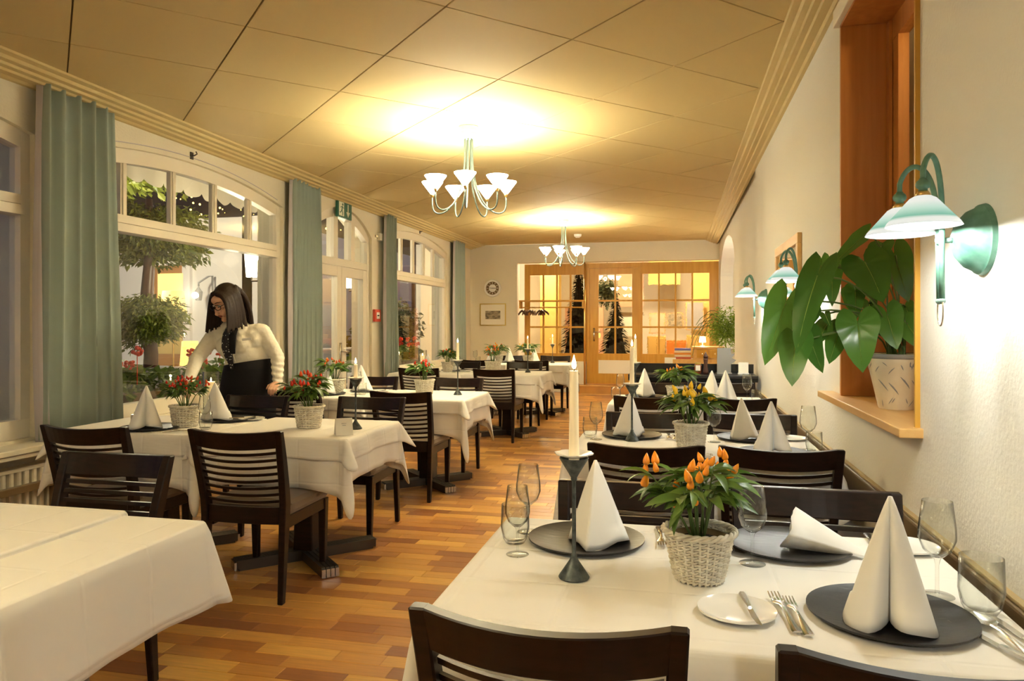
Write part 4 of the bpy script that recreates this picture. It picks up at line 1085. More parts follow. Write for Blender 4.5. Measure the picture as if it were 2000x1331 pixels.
O_, Y_, R_, C_ = 'pepper_orange', 'pepper_yellow', 'pepper_red', 'pepper_scarlet'
pepper_plant(0.052, 1.735, S, 'orange pepper plant in a woven white basket on the nearest table', [O_, O_, O_, O_], 21, pl=0.72, r_top=0.076, r_bot=0.053, h=0.112, near=True, npep=26, nleaf=105, leaf=0.095, spread=0.15, height=0.16)
pepper_plant(0.068, 3.50, S, 'yellow pepper plant in a white basket on the second right-hand table', [Y_], 22, pl=0.92, r_top=0.074, r_bot=0.056, h=0.125, near=True, npep=18, nleaf=115, leaf=0.10, spread=0.13, height=0.155)
pepper_plant(0.005, 5.62, S, 'orange pepper plant with drooping leaves before the sideboard', [O_], 23, pl=0.75, npep=12, spread=0.15, leaf=0.13, height=0.14)
pepper_plant(-2.74, 3.68, S, 'red berry plant in front of the waitress', [R_, R_, C_], 24, pl=0.55, npep=34, leaf=0.05, spread=0.13, height=0.16, r_top=0.078, r_bot=0.062, nleaf=330)
pepper_plant(-2.03, 3.80, S, 'red pepper plant beside the tent card', [R_, C_], 25, pl=0.75, npep=24, r_top=0.080, r_bot=0.060, h=0.12, spread=0.16, leaf=0.10, height=0.17, nleaf=120)
pepper_plant(-2.83, 5.75, S, 'orange and red pepper plant behind the first candle flame', [O_, C_], 26, pl=0.75, npep=14, leaf=0.12, spread=0.15, height=0.17, r_top=.08, r_bot=.06)
pepper_plant(-2.06, 5.84, S, 'dark red pepper plant at the second candle table', [R_], 27, pl=0.75, npep=13, leaf=0.11, spread=0.14, height=0.14, r_top=.08, r_bot=.064)
pepper_plant(-2.74, 8.62, S, 'small orange pepper plant near the far glass lantern', [C_, O_], 28, pl=0.75, npep=10, leaf=0.13, spread=0.15, height=0.15)
pepper_plant(-2.18, 8.68, S, 'scarlet pepper plant beside the third candle', [C_, C_, O_], 29, pl=0.75, npep=20, leaf=0.08, spread=0.13, height=0.17, r_top=.095, r_bot=.08, h=.13)
pepper_plant(-2.64, 10.85, S, 'orange pepper plant on the back corner table', [O_, C_], 30, pl=0.75, npep=10, leaf=0.13, spread=0.17, height=0.17)
pepper_plant(-2.16, 10.72, S, 'leafy yellow pepper plant before the coat rack', [Y_, O_], 31, pl=0.75, npep=8, leaf=0.14, spread=0.15, height=0.2, nleaf=90)
# ------------------------------------------------------------------ chandeliers
def bez(p0, p1, p2, p3, n):
    out = []
    for k in range(n + 1):
        t = k / n; a, b_, c_, d_ = (1 - t) ** 3, 3 * t * (1 - t) ** 2, 3 * t * t * (1 - t), t ** 3
        out.append(tuple(a * p0[i] + b_ * p1[i] + c_ * p2[i] + d_ * p3[i] for i in range(3)))
    return out
def chandelier(x, y, rz, label, dim=1.0):
    t = thing('chandelier', (x, y, CEIL), rz, label, 'chandelier', 'seven-armed chandeliers')
    MB().lathe([(0.001, -0.10), (0.050, -0.098), (0.053, -0.070), (0.066, -0.066), (0.068, -0.042), (0.079, -0.038), (0.083, -0.004), (0.078, 0.0), (0.001, 0.0)][::-1], 32).build('ceiling_cup', 'verdigris_light', t, auto=True)
    for k in range(7):
        a = 2 * PI * k / 7; ca, sa = math.cos(a), math.sin(a)
        P_ = lambda r, z: (r * ca, r * sa, z)
        pts = [P_(0.032, -0.095), P_(0.032, -0.12)] + bez(P_(0.032, -0.13), P_(0.030, -0.30), P_(0.036, -0.36), P_(0.060, -0.46), 8) + bez(P_(0.075, -0.51), P_(0.13, -0.655), P_(0.21, -0.70), P_(0.262, -0.688), 9) + bez(P_(0.280, -0.680), P_(0.308, -0.665), P_(0.312, -0.62), P_(0.308, -0.555), 6)
        MB().tube(pts, 0.0062, 8).build('arm', 'chandelier_metal', t, smooth=True)
        MB().lathe([(0.001, -0.556), (0.010, -0.555), (0.011, -0.545), (0.014, -0.54), (0.013, -0.522), (0.001, -0.52)], 14, P_(0.308, 0)).build('lamp_holder', 'brass', t, smooth=True)
        sh = MB().lathe([(0.013, -0.530), (0.022, -0.518), (0.083, -0.436), (0.085, -0.430), (0.082, -0.432), (0.020, -0.512), (0.012, -0.522)], 32, P_(0.308, 0)).build('glass_shade', 'chandelier_shade' if dim == 1 else 'chandelier_shade_dim', t, smooth=True)
        lamp('bulb_light', P_(0.308, -0.462), CH_POW * dim, CH_COL, 0.018, t)
    return t
chandelier(-1.628, 5.672, 0.42, 'verdigris chandelier with glowing glass cups, the nearer of two')
chandelier(-1.666, 11.048, 1.02, 'verdigris chandelier with glowing glass cups, farther from the camera')

chandelier(-1.63, 0.25, 0.7, 'verdigris chandelier hanging behind the camera', 0.6)

# ------------------------------------------------------------------ wall lamps
def wall_lamp(y, z, label):
    t = thing('wall_lamp', (XR, y, z), 0, label, 'wall lamp', 'green double-shade wall lamps')
    Mx = Matrix.Rotation(-PI / 2, 4, 'Y')       # lathe axis z -> -x
    MB().lathe([(0.001, 0.072), (0.022, 0.070), (0.050, 0.058), (0.072, 0.038), (0.083, 0.015), (0.088, 0.012), (0.091, 0.0), (0.001, 0.0)], 36, M=Mx).build('wall_dome', 'verdigris', t, auto=True)
    MB().tube([(-0.070, 0, 0), (-0.095, 0, 0)], 0.007, 10).sphere((-0.100, 0, 0), 0.012, 12).build('ball_joint', 'verdigris_light', t, smooth=True)
    for s in (-1, 1):
        yb = s * 0.011
        pts = [(-0.098, yb, -0.150), (-0.099, yb, -0.05), (-0.100, yb * 1.4, 0.04)] + bez((-0.102, yb * 1.8, 0.09), (-0.110, s * 0.03, 0.215), (-0.150, s * 0.085, 0.235), (-0.168, s * 0.096, 0.165), 18) + [(-0.168, s * 0.096, 0.140)]
        ar = MB().tube(pts, 0.0068, 8).build('arm', 'verdigris', t, smooth=True)
        MB().sphere((-0.098, yb, -0.155), 0.009, 10).build('end_ball', 'verdigris_light', ar, smooth=True)
        MB().lathe([(0.001, 0.144), (0.009, 0.143), (0.0095, 0.140), (0.014, 0.137), (0.0168, 0.131), (0.0168, 0.126), (0.014, 0.120), (0.010, 0.118), (0.0105, 0.112), (0.001, 0.111)], 24, (-0.168, s * 0.096, 0)).build('collar', 'verdigris', t, smooth=True)
        MB().lathe([(0.001, 0.114), (0.012, 0.112), (0.020, 0.098), (0.001, 0.097)], 16, (-0.168, s * 0.096, 0)).build('brass_cap', 'brass', t, smooth=True)
        MB().lathe([(0.019, 0.100), (0.030, 0.094), (0.080, 0.036), (0.086, 0.026), (0.083, 0.026), (0.077, 0.036), (0.028, 0.091), (0.018, 0.097)], 36, (-0.168, s * 0.096, 0)).build('glass_shade', 'sconce_shade', t, smooth=True)
        lamp('bulb_light', (-0.168, s * 0.096, 0.045), SC_POW, SC_COL, 0.022, t)
    MB().tube([(-0.098 + 0.0 * math.sin(a), 0.020 * math.sin(a), -0.180 + 0.038 * math.cos(a)) for a in [2 * PI * k / 28 for k in range(28)]], 0.0026, 6, closed=True).build('pull_ring', 'steel', t, smooth=True)
    return t
wall_lamp(2.07, 1.545, 'large green double wall lamp at the right edge of view')
wall_lamp(4.36, 1.545, 'green wall lamp in front of the mirror, half behind the plant leaves')
wall_lamp(6.62, 1.545, 'small-looking green wall lamp farthest along the right wall')

wall_lamp(-0.25, 1.545, 'green double wall lamp behind the camera')
# ------------------------------------------------------------------ curtains
def curtain(y0, y1, zb, label, seed, folds=6, lining=True, flare=0.04):
    r = random.Random(seed); t = thing('curtain', (0, 0, 0), 0, label, 'curtain', 'sage green pleated curtains')
    n = folds * 12; rings = []; x0 = -3.955
    ph = [r.uniform(-0.5, 0.5) for _ in range(folds * 2 + 2)]; am = [r.uniform(0.7, 1.25) for _ in range(folds * 2 + 2)]
    for j in range(13):
        v = j / 12; z = 2.895 - (2.895 - zb) * v; rg = []
        for k in range(n + 1):
            u = k / n; f_ = u * folds; i = int(f_ * 2)
            yy = y0 + (y1 - y0) * u + 0.018 * math.sin(f_ * 2 * PI * 1 + 1.3) * (0.6 + v) + (0.03 * v * (u - .35)) + flare * v * (u - 0.5)
            w_ = math.sin(f_ * 2 * PI + ph[i % len(ph)] * 0.8 * v)
            xx = x0 + (0.036 + 0.006 * v) * am[(i // 2) % len(am)] * w_ + 0.008 * math.sin(3 * v + f_)
            rg.append((xx, yy, z))
        rings.append(rg)
    m_ = MB().loft(rings, cap=False, closed=False)
    o = m_.build('drape', 'curtain_cloth', t, smooth=True); sd = o.modifiers.new('t', 'SOLIDIFY'); sd.thickness = 0.004
    if lining:
        rg2 = []
        for j in range(9):
            v = j / 8; z = 2.89 - (2.89 - zb + 0.02) * v
            rg2.append([(x0 - 0.02 + 0.012 * k - 0.05 * math.sin(PI * v) * 0.2, y0 - 0.012 - 0.035 * math.sin(PI * min(1, v * 0.95)) * v + 0.012 * k + 0.008 * math.sin(k * 2.0) , z) for k in range(6)])
        o = MB().loft(rg2, cap=False, closed=False).build('lining', 'lining_cloth', t, smooth=True); sd = o.modifiers.new('t', 'SOLIDIFY'); sd.thickness = 0.003
    return t
curtain(3.90, 4.53, 0.590, 'sage green curtain nearest the camera, reaching the window sill', 1, 5)
curtain(7.03, 7.66, 0.60, 'sage green curtain between the waitress\'s window and the terrace door', 2, 7)
curtain(9.60, 9.98, 0.60, 'sage green curtain right of the red alarm box', 3, 5)
curtain(12.86, 13.50, 0.60, 'sage green curtain in the far left corner', 4, 5)

# ------------------------------------------------------------------ heart-leaved plant on the hatch sill
def heart_mesh(i):
    v = [(0, 0, 0)]; f = []; N = 30; RG = 5
    fold = (0.10, 0.18, 0.26)[i % 3]; dr = (0.10, 0.22, 0.34)[(i + 1) % 3]
    for q in range(1, RG + 1):
        for k in range(N):
            a = -PI / 2 + 2 * PI * k / N          # starts at the notch
            b_ = abs(((a - PI / 2 + PI) % (2 * PI)) - PI)  # 0 = tip direction, pi = notch
            rr = 0.50 + 0.50 * max(0, 1 - b_ / 1.05) ** 1.75
            rr -= 0.43 * max(0, 1 - (PI - b_) / 0.62) ** 1.1
            x, y = rr * math.cos(a) * q / RG * 1.0, rr * math.sin(a) * q / RG
            z = fold * abs(x) - dr * y * y - 0.10 * x * x + 0.012 * math.cos(b_ * 9) * (q / RG)
            v.append((x, y, z))
    for k in range(N): f.append((0, 1 + k, 1 + (k + 1) % N))
    for q in range(RG - 1):
        for k in range(N): f.append((1 + q * N + k, 1 + (q + 1) * N + k, 1 + (q + 1) * N + (k + 1) % N, 1 + q * N + (k + 1) % N))
    me = bpy.data.meshes.new('leaf'); me.from_pydata(v, [], f); me.materials.append(MATS['heart_leaf'])
    for p in me.polygons: p.use_smooth = True
    return me
HEART = [heart_mesh(i) for i in range(3)]
PX, PY, PZ = 0.845, 3.13, NZ0
t = thing('potted_heart_leaf_plant', (PX, PY, PZ), 0, 'large heart-leaved plant in a painted cream pot on the wooden hatch sill', 'plant')
MB().lathe([(0.001, 0), (0.062, 0.0), (0.066, 0.006), (0.100, 0.16), (0.105, 0.205), (0.101, 0.214), (0.095, 0.212), (0.095, 0.18), (0.001, 0.178)], 40).build('pot', 'painted_pot', t, auto=True)
pr_ = random.Random(6)
def pot_r(z): return 0.0665 + 0.034 * min(1, z / 0.16) if z < 0.16 else 0.1005 + 0.005 * (z - .16) / .045
for k in range(64):
    a = pr_.uniform(0, 6.28); top_ = k % 2; big = k >= 58
    z0_ = pr_.uniform(0.165, 0.193) if top_ else pr_.uniform(0.008, 0.03); dz = pr_.uniform(0.012, 0.03) * (-1 if top_ else 1); da = pr_.uniform(-0.25, 0.25); w_ = 0.0022
    if big: a = -2.6 + 0.45 * (k - 58); z0_, dz, da, w_ = 0.13 - 0.012 * (k % 3), -0.045, 0.40, 0.004
    MB().loft([[((pot_r(z0_ + dz * u) + e) * math.cos(a + da * u * (1.2 - .2 * u) + q / 0.09), (pot_r(z0_ + dz * u) + e) * math.sin(a + da * u * (1.2 - .2 * u) + q / 0.09), z0_ + dz * u) for q, e in ((-w_ * ww, 0.0004), (0, 0.0012), (w_ * ww, 0.0004))] for u, ww in ((0, 0.2), (0.3, 1), (0.7, 0.8), (1, 0.1))], cap=False, closed=False).build('brush_stroke', 'stone_lead', t)
MB().lathe([(0.1005, 0.196), (0.107, 0.198), (0.107, 0.213), (0.100, 0.216)], 40).build('pot_rim', 'stone_lead', t, smooth=True)
MB().lathe([(0.001, 0.19), (0.07, 0.188), (0.096, 0.18)], 24).build('soil', 'soil', t, smooth=True)
LV = [((0.703, 3.006, 1.561), (0.76, 2.957, 1.423), 0.154), ((0.665, 2.957, 1.331), (0.664, 2.895, 1.167), 0.136), ((0.792, 3.057, 1.365), (0.81, 2.999, 1.237), 0.104),
      ((0.85, 3.172, 1.6), (0.885, 3.119, 1.422), 0.11), ((0.783, 3.106, 1.636), (0.75, 3.037, 1.563), 0.085), ((0.704, 3.037, 1.67), (0.572, 2.946, 1.559), 0.07),
      ((0.537, 2.969, 1.548), (0.475, 2.894, 1.415), 0.12), ((0.498, 2.837, 1.495), (0.4, 2.754, 1.239), 0.117), ((0.409, 2.971, 1.405), (0.325, 2.891, 1.179), 0.125),
      ((0.432, 2.874, 1.261), (0.405, 2.806, 1.115), 0.113), ((0.498, 2.96, 1.279), (0.523, 2.904, 1.155), 0.08), ((0.618, 3.069, 1.294), (0.573, 2.997, 1.182), 0.085),
      ((0.605, 3.117, 1.559), (0.596, 3.054, 1.406), 0.075), ((0.696, 3.138, 1.462), (0.682, 3.073, 1.365), 0.075), ((0.763, 3.204, 1.415), (0.754, 3.14, 1.366), 0.055),
      ((0.574, 3.039, 1.331), (0.521, 2.965, 1.266), 0.08), ((0.559, 3.004, 1.368), (0.563, 2.944, 1.331), 0.035), ((0.906, 3.236, 1.401), (0.908, 3.175, 1.352), 0.062),
      ((0.928, 3.292, 1.36), (0.903, 3.225, 1.283), 0.063), ((0.687, 3.187, 1.464), (0.667, 3.121, 1.4), 0.06), ((0.48, 2.93, 1.37), (0.44, 2.86, 1.28), 0.09), ((0.86, 3.05, 1.33), (0.90, 2.98, 1.24), 0.09)]
rr_ = random.Random(12); pet = MB()
for i, (b_, tp, w_) in enumerate(LV):
    b_, tp = Vector(b_), Vector(tp)
    d = tp - b_; L = d.length
    yv = d.normalized()
    side = [0.75, 0.25, -0.15, 0.3, -0.5, -1.2, -0.9, -0.95, 0.7, 0.1, -0.6, 0.9, 0.9, 0.1, 0.2, -0.5, 0.2, 0, 0.2, -0.2, 0.3, 0.1][i]
    nv = Vector((-0.35 + 0.35 * side, -0.85 + 0.12 * side, 0.38)); nv = (nv - yv * nv.dot(yv)).normalized(); xv = yv.cross(nv)
    sx = 1.08 * w_ / 0.95; sy = L / 1.0
    M_ = Matrix(((xv.x * sx, yv.x * sy, nv.x * sx, b_.x - PX), (xv.y * sx, yv.y * sy, nv.y * sx, b_.y - PY), (xv.z * sx, yv.z * sy, nv.z * sx, b_.z - PZ), (0, 0, 0, 1)))
    o = obj('leaf', HEART[i % 3], None, t); o.matrix_local = M_
    vein = MB().tube([M_ @ Vector((0, yy, 0.006 - (0.10, 0.22, 0.34)[(i + 1) % 3] * yy * yy)) for yy in (-0.05, 0.2, 0.45, 0.7, 0.9)], [0.0016, 0.0015, 0.0012, 0.0009, 0.0005], 5)
    base = Vector((0.03 * math.cos(i * 2.4), 0.03 * math.sin(i * 2.4), 0.185))
    e = b_ - Vector((PX, PY, PZ)); up = max(0.02, 0.35 * (e - base).length)
    pet.tube(bez(base, base + Vector((0, 0, up)), e + Vector((-(e - base).x * 0.45, -(e - base).y * .45, 0.05)), e, 10), 0.0034, 6)
    vein.build('midrib', 'fern_leaf', t, smooth=True)
pet.build('petioles', 'stem', t, smooth=True)

# ------------------------------------------------------------------ wall pieces
t = thing('wall_mirror', (XR, 5.33, 1.60), 0, 'tall wood-framed mirror behind the middle wall lamp', 'mirror')
f_ = MB().box(-0.027, 0, -0.53, -0.46, -0.265, 0.235).box(-0.027, 0, 0.46, 0.53, -0.265, 0.235).box(-0.028, 0, -0.53, 0.53, 0.235, 0.30).box(-0.028, 0, -0.53, 0.53, -0.33, -0.265)
f_.build('frame', 'pine_light', t, bevel=0.003, seg=1)
MB().box(-0.014, -0.002, -0.47, 0.47, -0.28, 0.25).build('mirror_pane', 'mirror_glass', t)
t = thing('wall_clock', (-3.585, YB, 2.055), 0, 'round white wall clock with dark numeral ring on the back wall', 'clock')
My = Matrix.Rotation(PI / 2, 4, 'X')
MB().lathe([(0.001, 0.0), (0.165, 0.0), (0.175, 0.015), (0.168, 0.045), (0.135, 0.040), (0.132, 0.028), (0.001, 0.028)], 44, M=My).build('case', 'white_plastic', t, auto=True)
MB().lathe([(0.078, 0.0295), (0.078, 0.031), (0.131, 0.031), (0.131, 0.0295)], 44, M=My).build('numeral_ring', 'rail_wood', t)
for k in range(12):
    a = PI / 6 * k; R = Matrix.Rotation(a, 4, 'Y')
    MB().box(-0.006, 0.006, -0.0325, -0.031, 0.092, 0.120, R).build('hour_mark', 'paper', t)
for a, L, w_ in ((math.radians(-82), 0.105, 0.006), (math.radians(90), 0.075, 0.008)):
    MB().box(-w_ / 2, w_ / 2, -0.036, -0.034, -0.015, L, Matrix.Rotation(a, 4, 'Y')).build('hand', 'black_gloss', t)
t = thing('framed_print', (-3.582, YB, 1.527), 0, 'small gold-framed engraving hanging below the clock', 'picture')
f_ = MB(); w_, h_ = 0.268, 0.222
f_.box(-w_, w_, -0.025, 0, h_ - 0.018, h_).box(-w_, w_, -0.025, 0, -h_, -h_ + 0.018).box(-w_, -w_ + 0.018, -0.024, 0, -h_ + .018, h_ - .018).box(w_ - 0.018, w_, -0.024, 0, -h_ + .018, h_ - .018)
f_.build('frame', 'gold', t); MB().box(-w_ + .01, w_ - .01, -0.012, -0.002, -h_ + .01, h_ - .01).build('mount', 'paper', t)
MB().box(-0.155, 0.155, -0.0135, -0.012, -0.09, 0.075).build('engraving', 'etching', t)
t = thing('exit_sign', (-4.02, 8.44, 2.755), 0, 'green escape route sign with running figure and down arrow', 'sign')
MB().box(-0.03, 0.0, -0.195, 0.195, -0.105, 0.105).build('sign_board', 'green_sign', t); 
sg = MB()
X0, X1 = 0.0005, 0.0035
def poly(pts): sg.prism(pts, X0, X1, 'x')
poly([(-0.165, -0.085), (-0.030, -0.085), (-0.030, 0.085), (-0.165, 0.085)])
sg.build('pictogram_field', 'sign_white', t); sg = MB(); X0, X1 = 0.0035, 0.006
sg.lathe([(0.001, 0), (0.016, 0), (0.016, 0.002), (0.001, 0.002)], 14, (X0, -0.068, 0.057), Matrix.Rotation(PI / 2, 4, 'Y'))
poly([(-0.092, 0.030), (-0.070, 0.036), (-0.082, -0.020), (-0.104, -0.018)])
poly([(-0.090, 0.034), (-0.075, 0.036), (-0.130, 0.012), (-0.134, 0.020)]); poly([(-0.072, 0.030), (-0.066, 0.022), (-0.042, 0.008), (-0.040, 0.016)])
poly([(-0.100, -0.015), (-0.084, -0.018), (-0.062, -0.045), (-0.066, -0.080), (-0.078, -0.080), (-0.076, -0.050)]); poly([(-0.104, -0.012), (-0.090, -0.020), (-0.128, -0.052), (-0.150, -0.050), (-0.150, -0.040), (-0.126, -0.040)])
sg.build('running_figure', 'green_sign', t); sg = MB(); X0, X1 = 0.0005, 0.0035
poly([(0.075, 0.075), (0.097, 0.075), (0.097, -0.03), (0.075, -0.03)]); poly([(0.035, -0.02), (0.137, -0.02), (0.086, -0.085)])
sg.build('arrow', 'sign_white', t)
t = thing('fire_alarm', (XL, 9.47, 1.452), 0, 'red fire alarm call point on the pier right of the terrace door', 'alarm')
MB().box(0, 0.035, -0.10, 0.10, -0.085, 0.085).build('housing', 'alarm_red', t, bevel=0.006); MB().box(0.033, 0.038, -0.05, 0.05, -0.045, 0.045).build('pane', 'white_plastic', t)
MB().box(0.038, 0.040, -0.032, -0.012, -0.008, 0.008).box(0.038, 0.040, 0.012, 0.032, -0.008, 0.008).lathe([(0.001, 0), (0.010, 0), (0.010, 0.002), (0.001, 0.002)], 12, (0.038, 0, 0), Matrix.Rotation(PI / 2, 4, 'Y')).build('press_mark', 'black_gloss', t)
t = thing('junction_box', (XL, 9.56, 2.55), 0, 'small cream box high on the pier beside the third curtain', 'box')
MB().box(0, 0.05, -0.05, 0.05, -0.05, 0.05).build('housing', 'frame_paint', t, bevel=0.004, seg=1); MB().box(0.0, 0.02, -0.12, -0.05, -0.015, 0.015).build('cable_stub', 'frame_paint', t)
t = thing('smoke_detector', (-1.69, 12.86, CEIL), 0, 'white round smoke detector on the ceiling near the far chandelier', 'smoke detector')
MB().lathe([(0.001, -0.062), (0.035, -0.060), (0.045, -0.045), (0.060, -0.04), (0.068, -0.012), (0.068, 0), (0.001, 0)], 26).build('body', 'white_plastic', t, auto=True)
MB().lathe([(0.046, -0.046), (0.052, -0.040), (0.050, -0.036), (0.044, -0.042)], 26).build('vent_ring', 'grey_plastic', t, smooth=True)
for yh, zh, w_ in ((5.52, 2.775, 'above the waitress'), (11.25, 2.83, 'above the far window')):
    t = thing('awning_hook', (XL, yh, zh), 0, 'small dark metal hook on the wall ' + w_, 'hook')
    MB().tube([(0, 0, 0), (0.03, 0.0, 0.0), (0.035, 0.03, 0.02), (0.03, 0.07 if yh > 8 else 0.02, 0.04)], 0.006, 6).build('rod', 'dark_metal', t, smooth=True); MB().box(0, 0.008, -0.02, 0.02, -0.03, 0.03).build('plate', 'dark_metal', t)
# cable run over the arch of the second window
t = thing('wall_cable', (0, 0, 0), 0, 'thin clipped cable following the arch above the waitress', 'cable')
MB().tube([(XL + 0.004, yy, z + 0.025) for yy, z in arch_pts(4.3, 6.9, 2.735, 2.60, 24)], 0.004, 5).build('cable', 'lining_cloth', t, smooth=True)

# ------------------------------------------------------------------ radiators below the left windows
def radiator(ya, yb_, label):
    t = thing('radiator', (-3.99, (ya + yb_) / 2, 0), 0, label, 'radiator', 'ribbed white radiators')
    h = (yb_ - ya) / 2
    MB().box(-0.035, -0.010, -h, h, 0.10, 0.42).build('back_panel', 'radiator_paint', t); MB().box(-0.045, 0.05, -h, h, 0.42, 0.445).build('top_grille', 'radiator_paint', t, bevel=0.003, seg=1)
    me = MB().box(-0.012, 0.045, -0.016, 0.016, 0.09, 0.425).mesh('fin', False, 0.006, 1); me.materials.append(MATS['radiator_paint'])
    n = int(2 * h / 0.055)
    for k in range(n):
        o = obj('fin', me, None, t); o.location = (0, -h + 0.055 * (k + 0.5), 0)
radiator(1.9, 4.0, 'white ribbed radiator below the window at the left edge')
radiator(4.4, 6.8, 'white ribbed radiator below the waitress\'s window')
for ya, yb_, w_ in ((1.2, 4.05, 'left edge'), (4.2, 6.9, 'waitress\'s window')):
    t = thing('guard_rail', (-3.90, 0, 0), 0, 'dark wooden guard rail along the radiator at the ' + w_, 'rail')
    MB().box(-0.02, 0.02, ya, yb_, 0.30, 0.345).build('bar', 'rail_wood', t, bevel=0.004, seg=1)
    for yy in (ya + .1, (ya + yb_) / 2, yb_ - .1): MB().box(-0.018, 0.018, yy - 0.02, yy + 0.02, 0, 0.30).build('post', 'rail_wood', t)

# ------------------------------------------------------------------ sideboard and desk at the far right
t = thing('sideboard', (0.16, 7.20, 0), 0, 'long black sideboard with raised back edge behind the last right table', 'sideboard')
MB().box(-0.58, 0.55, -0.19, 0.19, 0.0, 0.80).build('body', 'wenge', t, bevel=0.004, seg=1); MB().box(-0.60, 0.57, -0.22, 0.20, 0.83, 0.86).build('worktop', 'slate', t, bevel=0.004, seg=1)
MB().box(-0.60, 0.57, -0.215, -0.19, 0.80, 0.835).build('drawer_edge', 'black_gloss', t); MB().box(-0.60, 0.57, 0.18, 0.205, 0.86, 0.945).build('upstand', 'black_gloss', t)
for k in range(3):
    d_ = MB().box(-0.57 + 0.375 * k, -0.21 + 0.375 * k, -0.205, -0.19, 0.05, 0.78).build('door', 'wenge', t, bevel=0.003, seg=1); MB().sphere((-0.25 + 0.375 * k, -0.215, 0.60), 0.012, 10).build('knob', 'steel', d_, smooth=True)
t = thing('menu_display', (0.445, 7.22, 0.861), 0.15, 'grey menu board with a star-shaped corner standing on the sideboard', 'menu')
MB().prism([(-0.065, 0), (0.065, 0), (0.065, 0.09), (0.115, 0.13), (0.072, 0.15), (0.10, 0.19), (0.065, 0.19), (0.062, 0.245), (-0.062, 0.245)], -0.006, 0.006, 'y').build('board', 'stone_lead', t); MB().box(-0.07, 0.07, -0.03, 0.05, 0, 0.012).build('foot', 'stone_lead', t)
t = thing('honey_jar', (0.205, 7.20, 0.861), 0, 'dark red jar with a pale label on the sideboard', 'jar')
MB().lathe([(0.001, 0), (0.032, 0), (0.036, 0.02), (0.036, 0.075), (0.025, 0.09), (0.001, 0.09)], 20).build('body', 'honey_jar', t, auto=True); MB().lathe([(0.001, 0.088), (0.027, 0.088), (0.027, 0.105), (0.001, 0.106)], 20).build('lid', 'gold', t, auto=True); MB().box(-0.022, 0.022, -0.0385, -0.030, 0.03, 0.08).build('paper_label', 'paper', t)
t = thing('card_holder', (0.62, 7.2, 0.861), 0, 'small white card holder at the right end of the sideboard', 'card')
MB().box(-0.05, 0.05, -0.02, 0.02, 0, 0.012).build('foot', 'white_plastic', t); MB().box(-0.045, 0.045, -0.003, 0.003, 0.01, 0.11).build('card', 'paper', t)
DX, DY = 0.33, 12.5
t = thing('reception_desk', (DX, DY, 0), 0, 'pale wooden reception cabinet with shelves in front of the right partition panes', 'cabinet')
MB().box(-0.38, 0.42, -0.25, 0.25, 0, 0.76).build('body', 'pine_light', t, bevel=0.004, seg=1); MB().box(-0.05, 0.42, -0.20, 0.25, 0.76, 0.94).build('upper_box', 'pine_light', t, bevel=0.004, seg=1)
MB().box(-0.07, 0.44, -0.22, 0.27, 0.94, 0.965).build('desk_top', 'pine_light', t); 
for k in range(2): d_ = MB().box(0.0 + 0.2 * k, 0.185 + 0.2 * k, -0.212, -0.20, 0.785, 0.92).build('drawer', 'honey_wood', t); MB().sphere((0.09 + .2 * k, -0.22, 0.85), 0.012, 8).build('knob', 'steel', d_)
for k, (mt, w_) in enumerate((('book_red', 'red'), ('book_cream', 'cream'), ('orange_wood', 'orange'), ('book_cream', 'pale'), ('book_blue', 'blue'))):
    o = MB().box(-0.13, 0.13, -0.10, 0.10, 0, 0.034).build('guest_book', mt, bevel=0.002, seg=1); o.location = (DX - 0.22, DY - 0.05, 0.7605 + 0.035 * k); o.rotation_euler = (0, 0, 0.05 * (k % 3 - 1))
    tag(o, w_ + ' bound book in the stack on the reception cabinet' + (', topmost' if k == 4 else ', lowest' if k == 0 else ''), 'book', 'books on the reception cabinet')
t = thing('desk_lamp', (DX + 0.10, DY - 0.02, 0.966), 0, 'small glowing table lamp on the reception cabinet', 'lamp')
MB().lathe([(0.001, 0), (0.05, 0), (0.05, 0.012), (0.01, 0.02), (0.008, 0.08), (0.001, 0.08)], 18).build('lamp_base', 'brass', t, auto=True); MB().lathe([(0.055, 0.07), (0.045, 0.16), (0.001, 0.165)], 24).build('lamp_shade', 'lamp_white', t, smooth=True); lamp('bulb_light', (0, -0.03, 0.05), 5, (1, 0.8, 0.5), 0.03, t)
t = thing('leaflet_stand', (DX - 0.42, DY - 0.36, 0.0), 0, 'white leaflet stand left of the reception cabinet', 'stand')
MB().box(-0.09, 0.09, -0.01, 0.01, 0.62, 0.80, Matrix.Rotation(-0.2, 4, 'X')).build('leaflet', 'white_plastic', t); MB().tube([(0, 0.05, 0.0), (0, 0.12, 0.66)], 0.012, 8).build('pole', 'steel', t); MB().lathe([(0.001, 0), (0.12, 0), (0.12, 0.015), (0.001, 0.018)], 20, (0, .05, 0)).build('foot', 'steel', t)
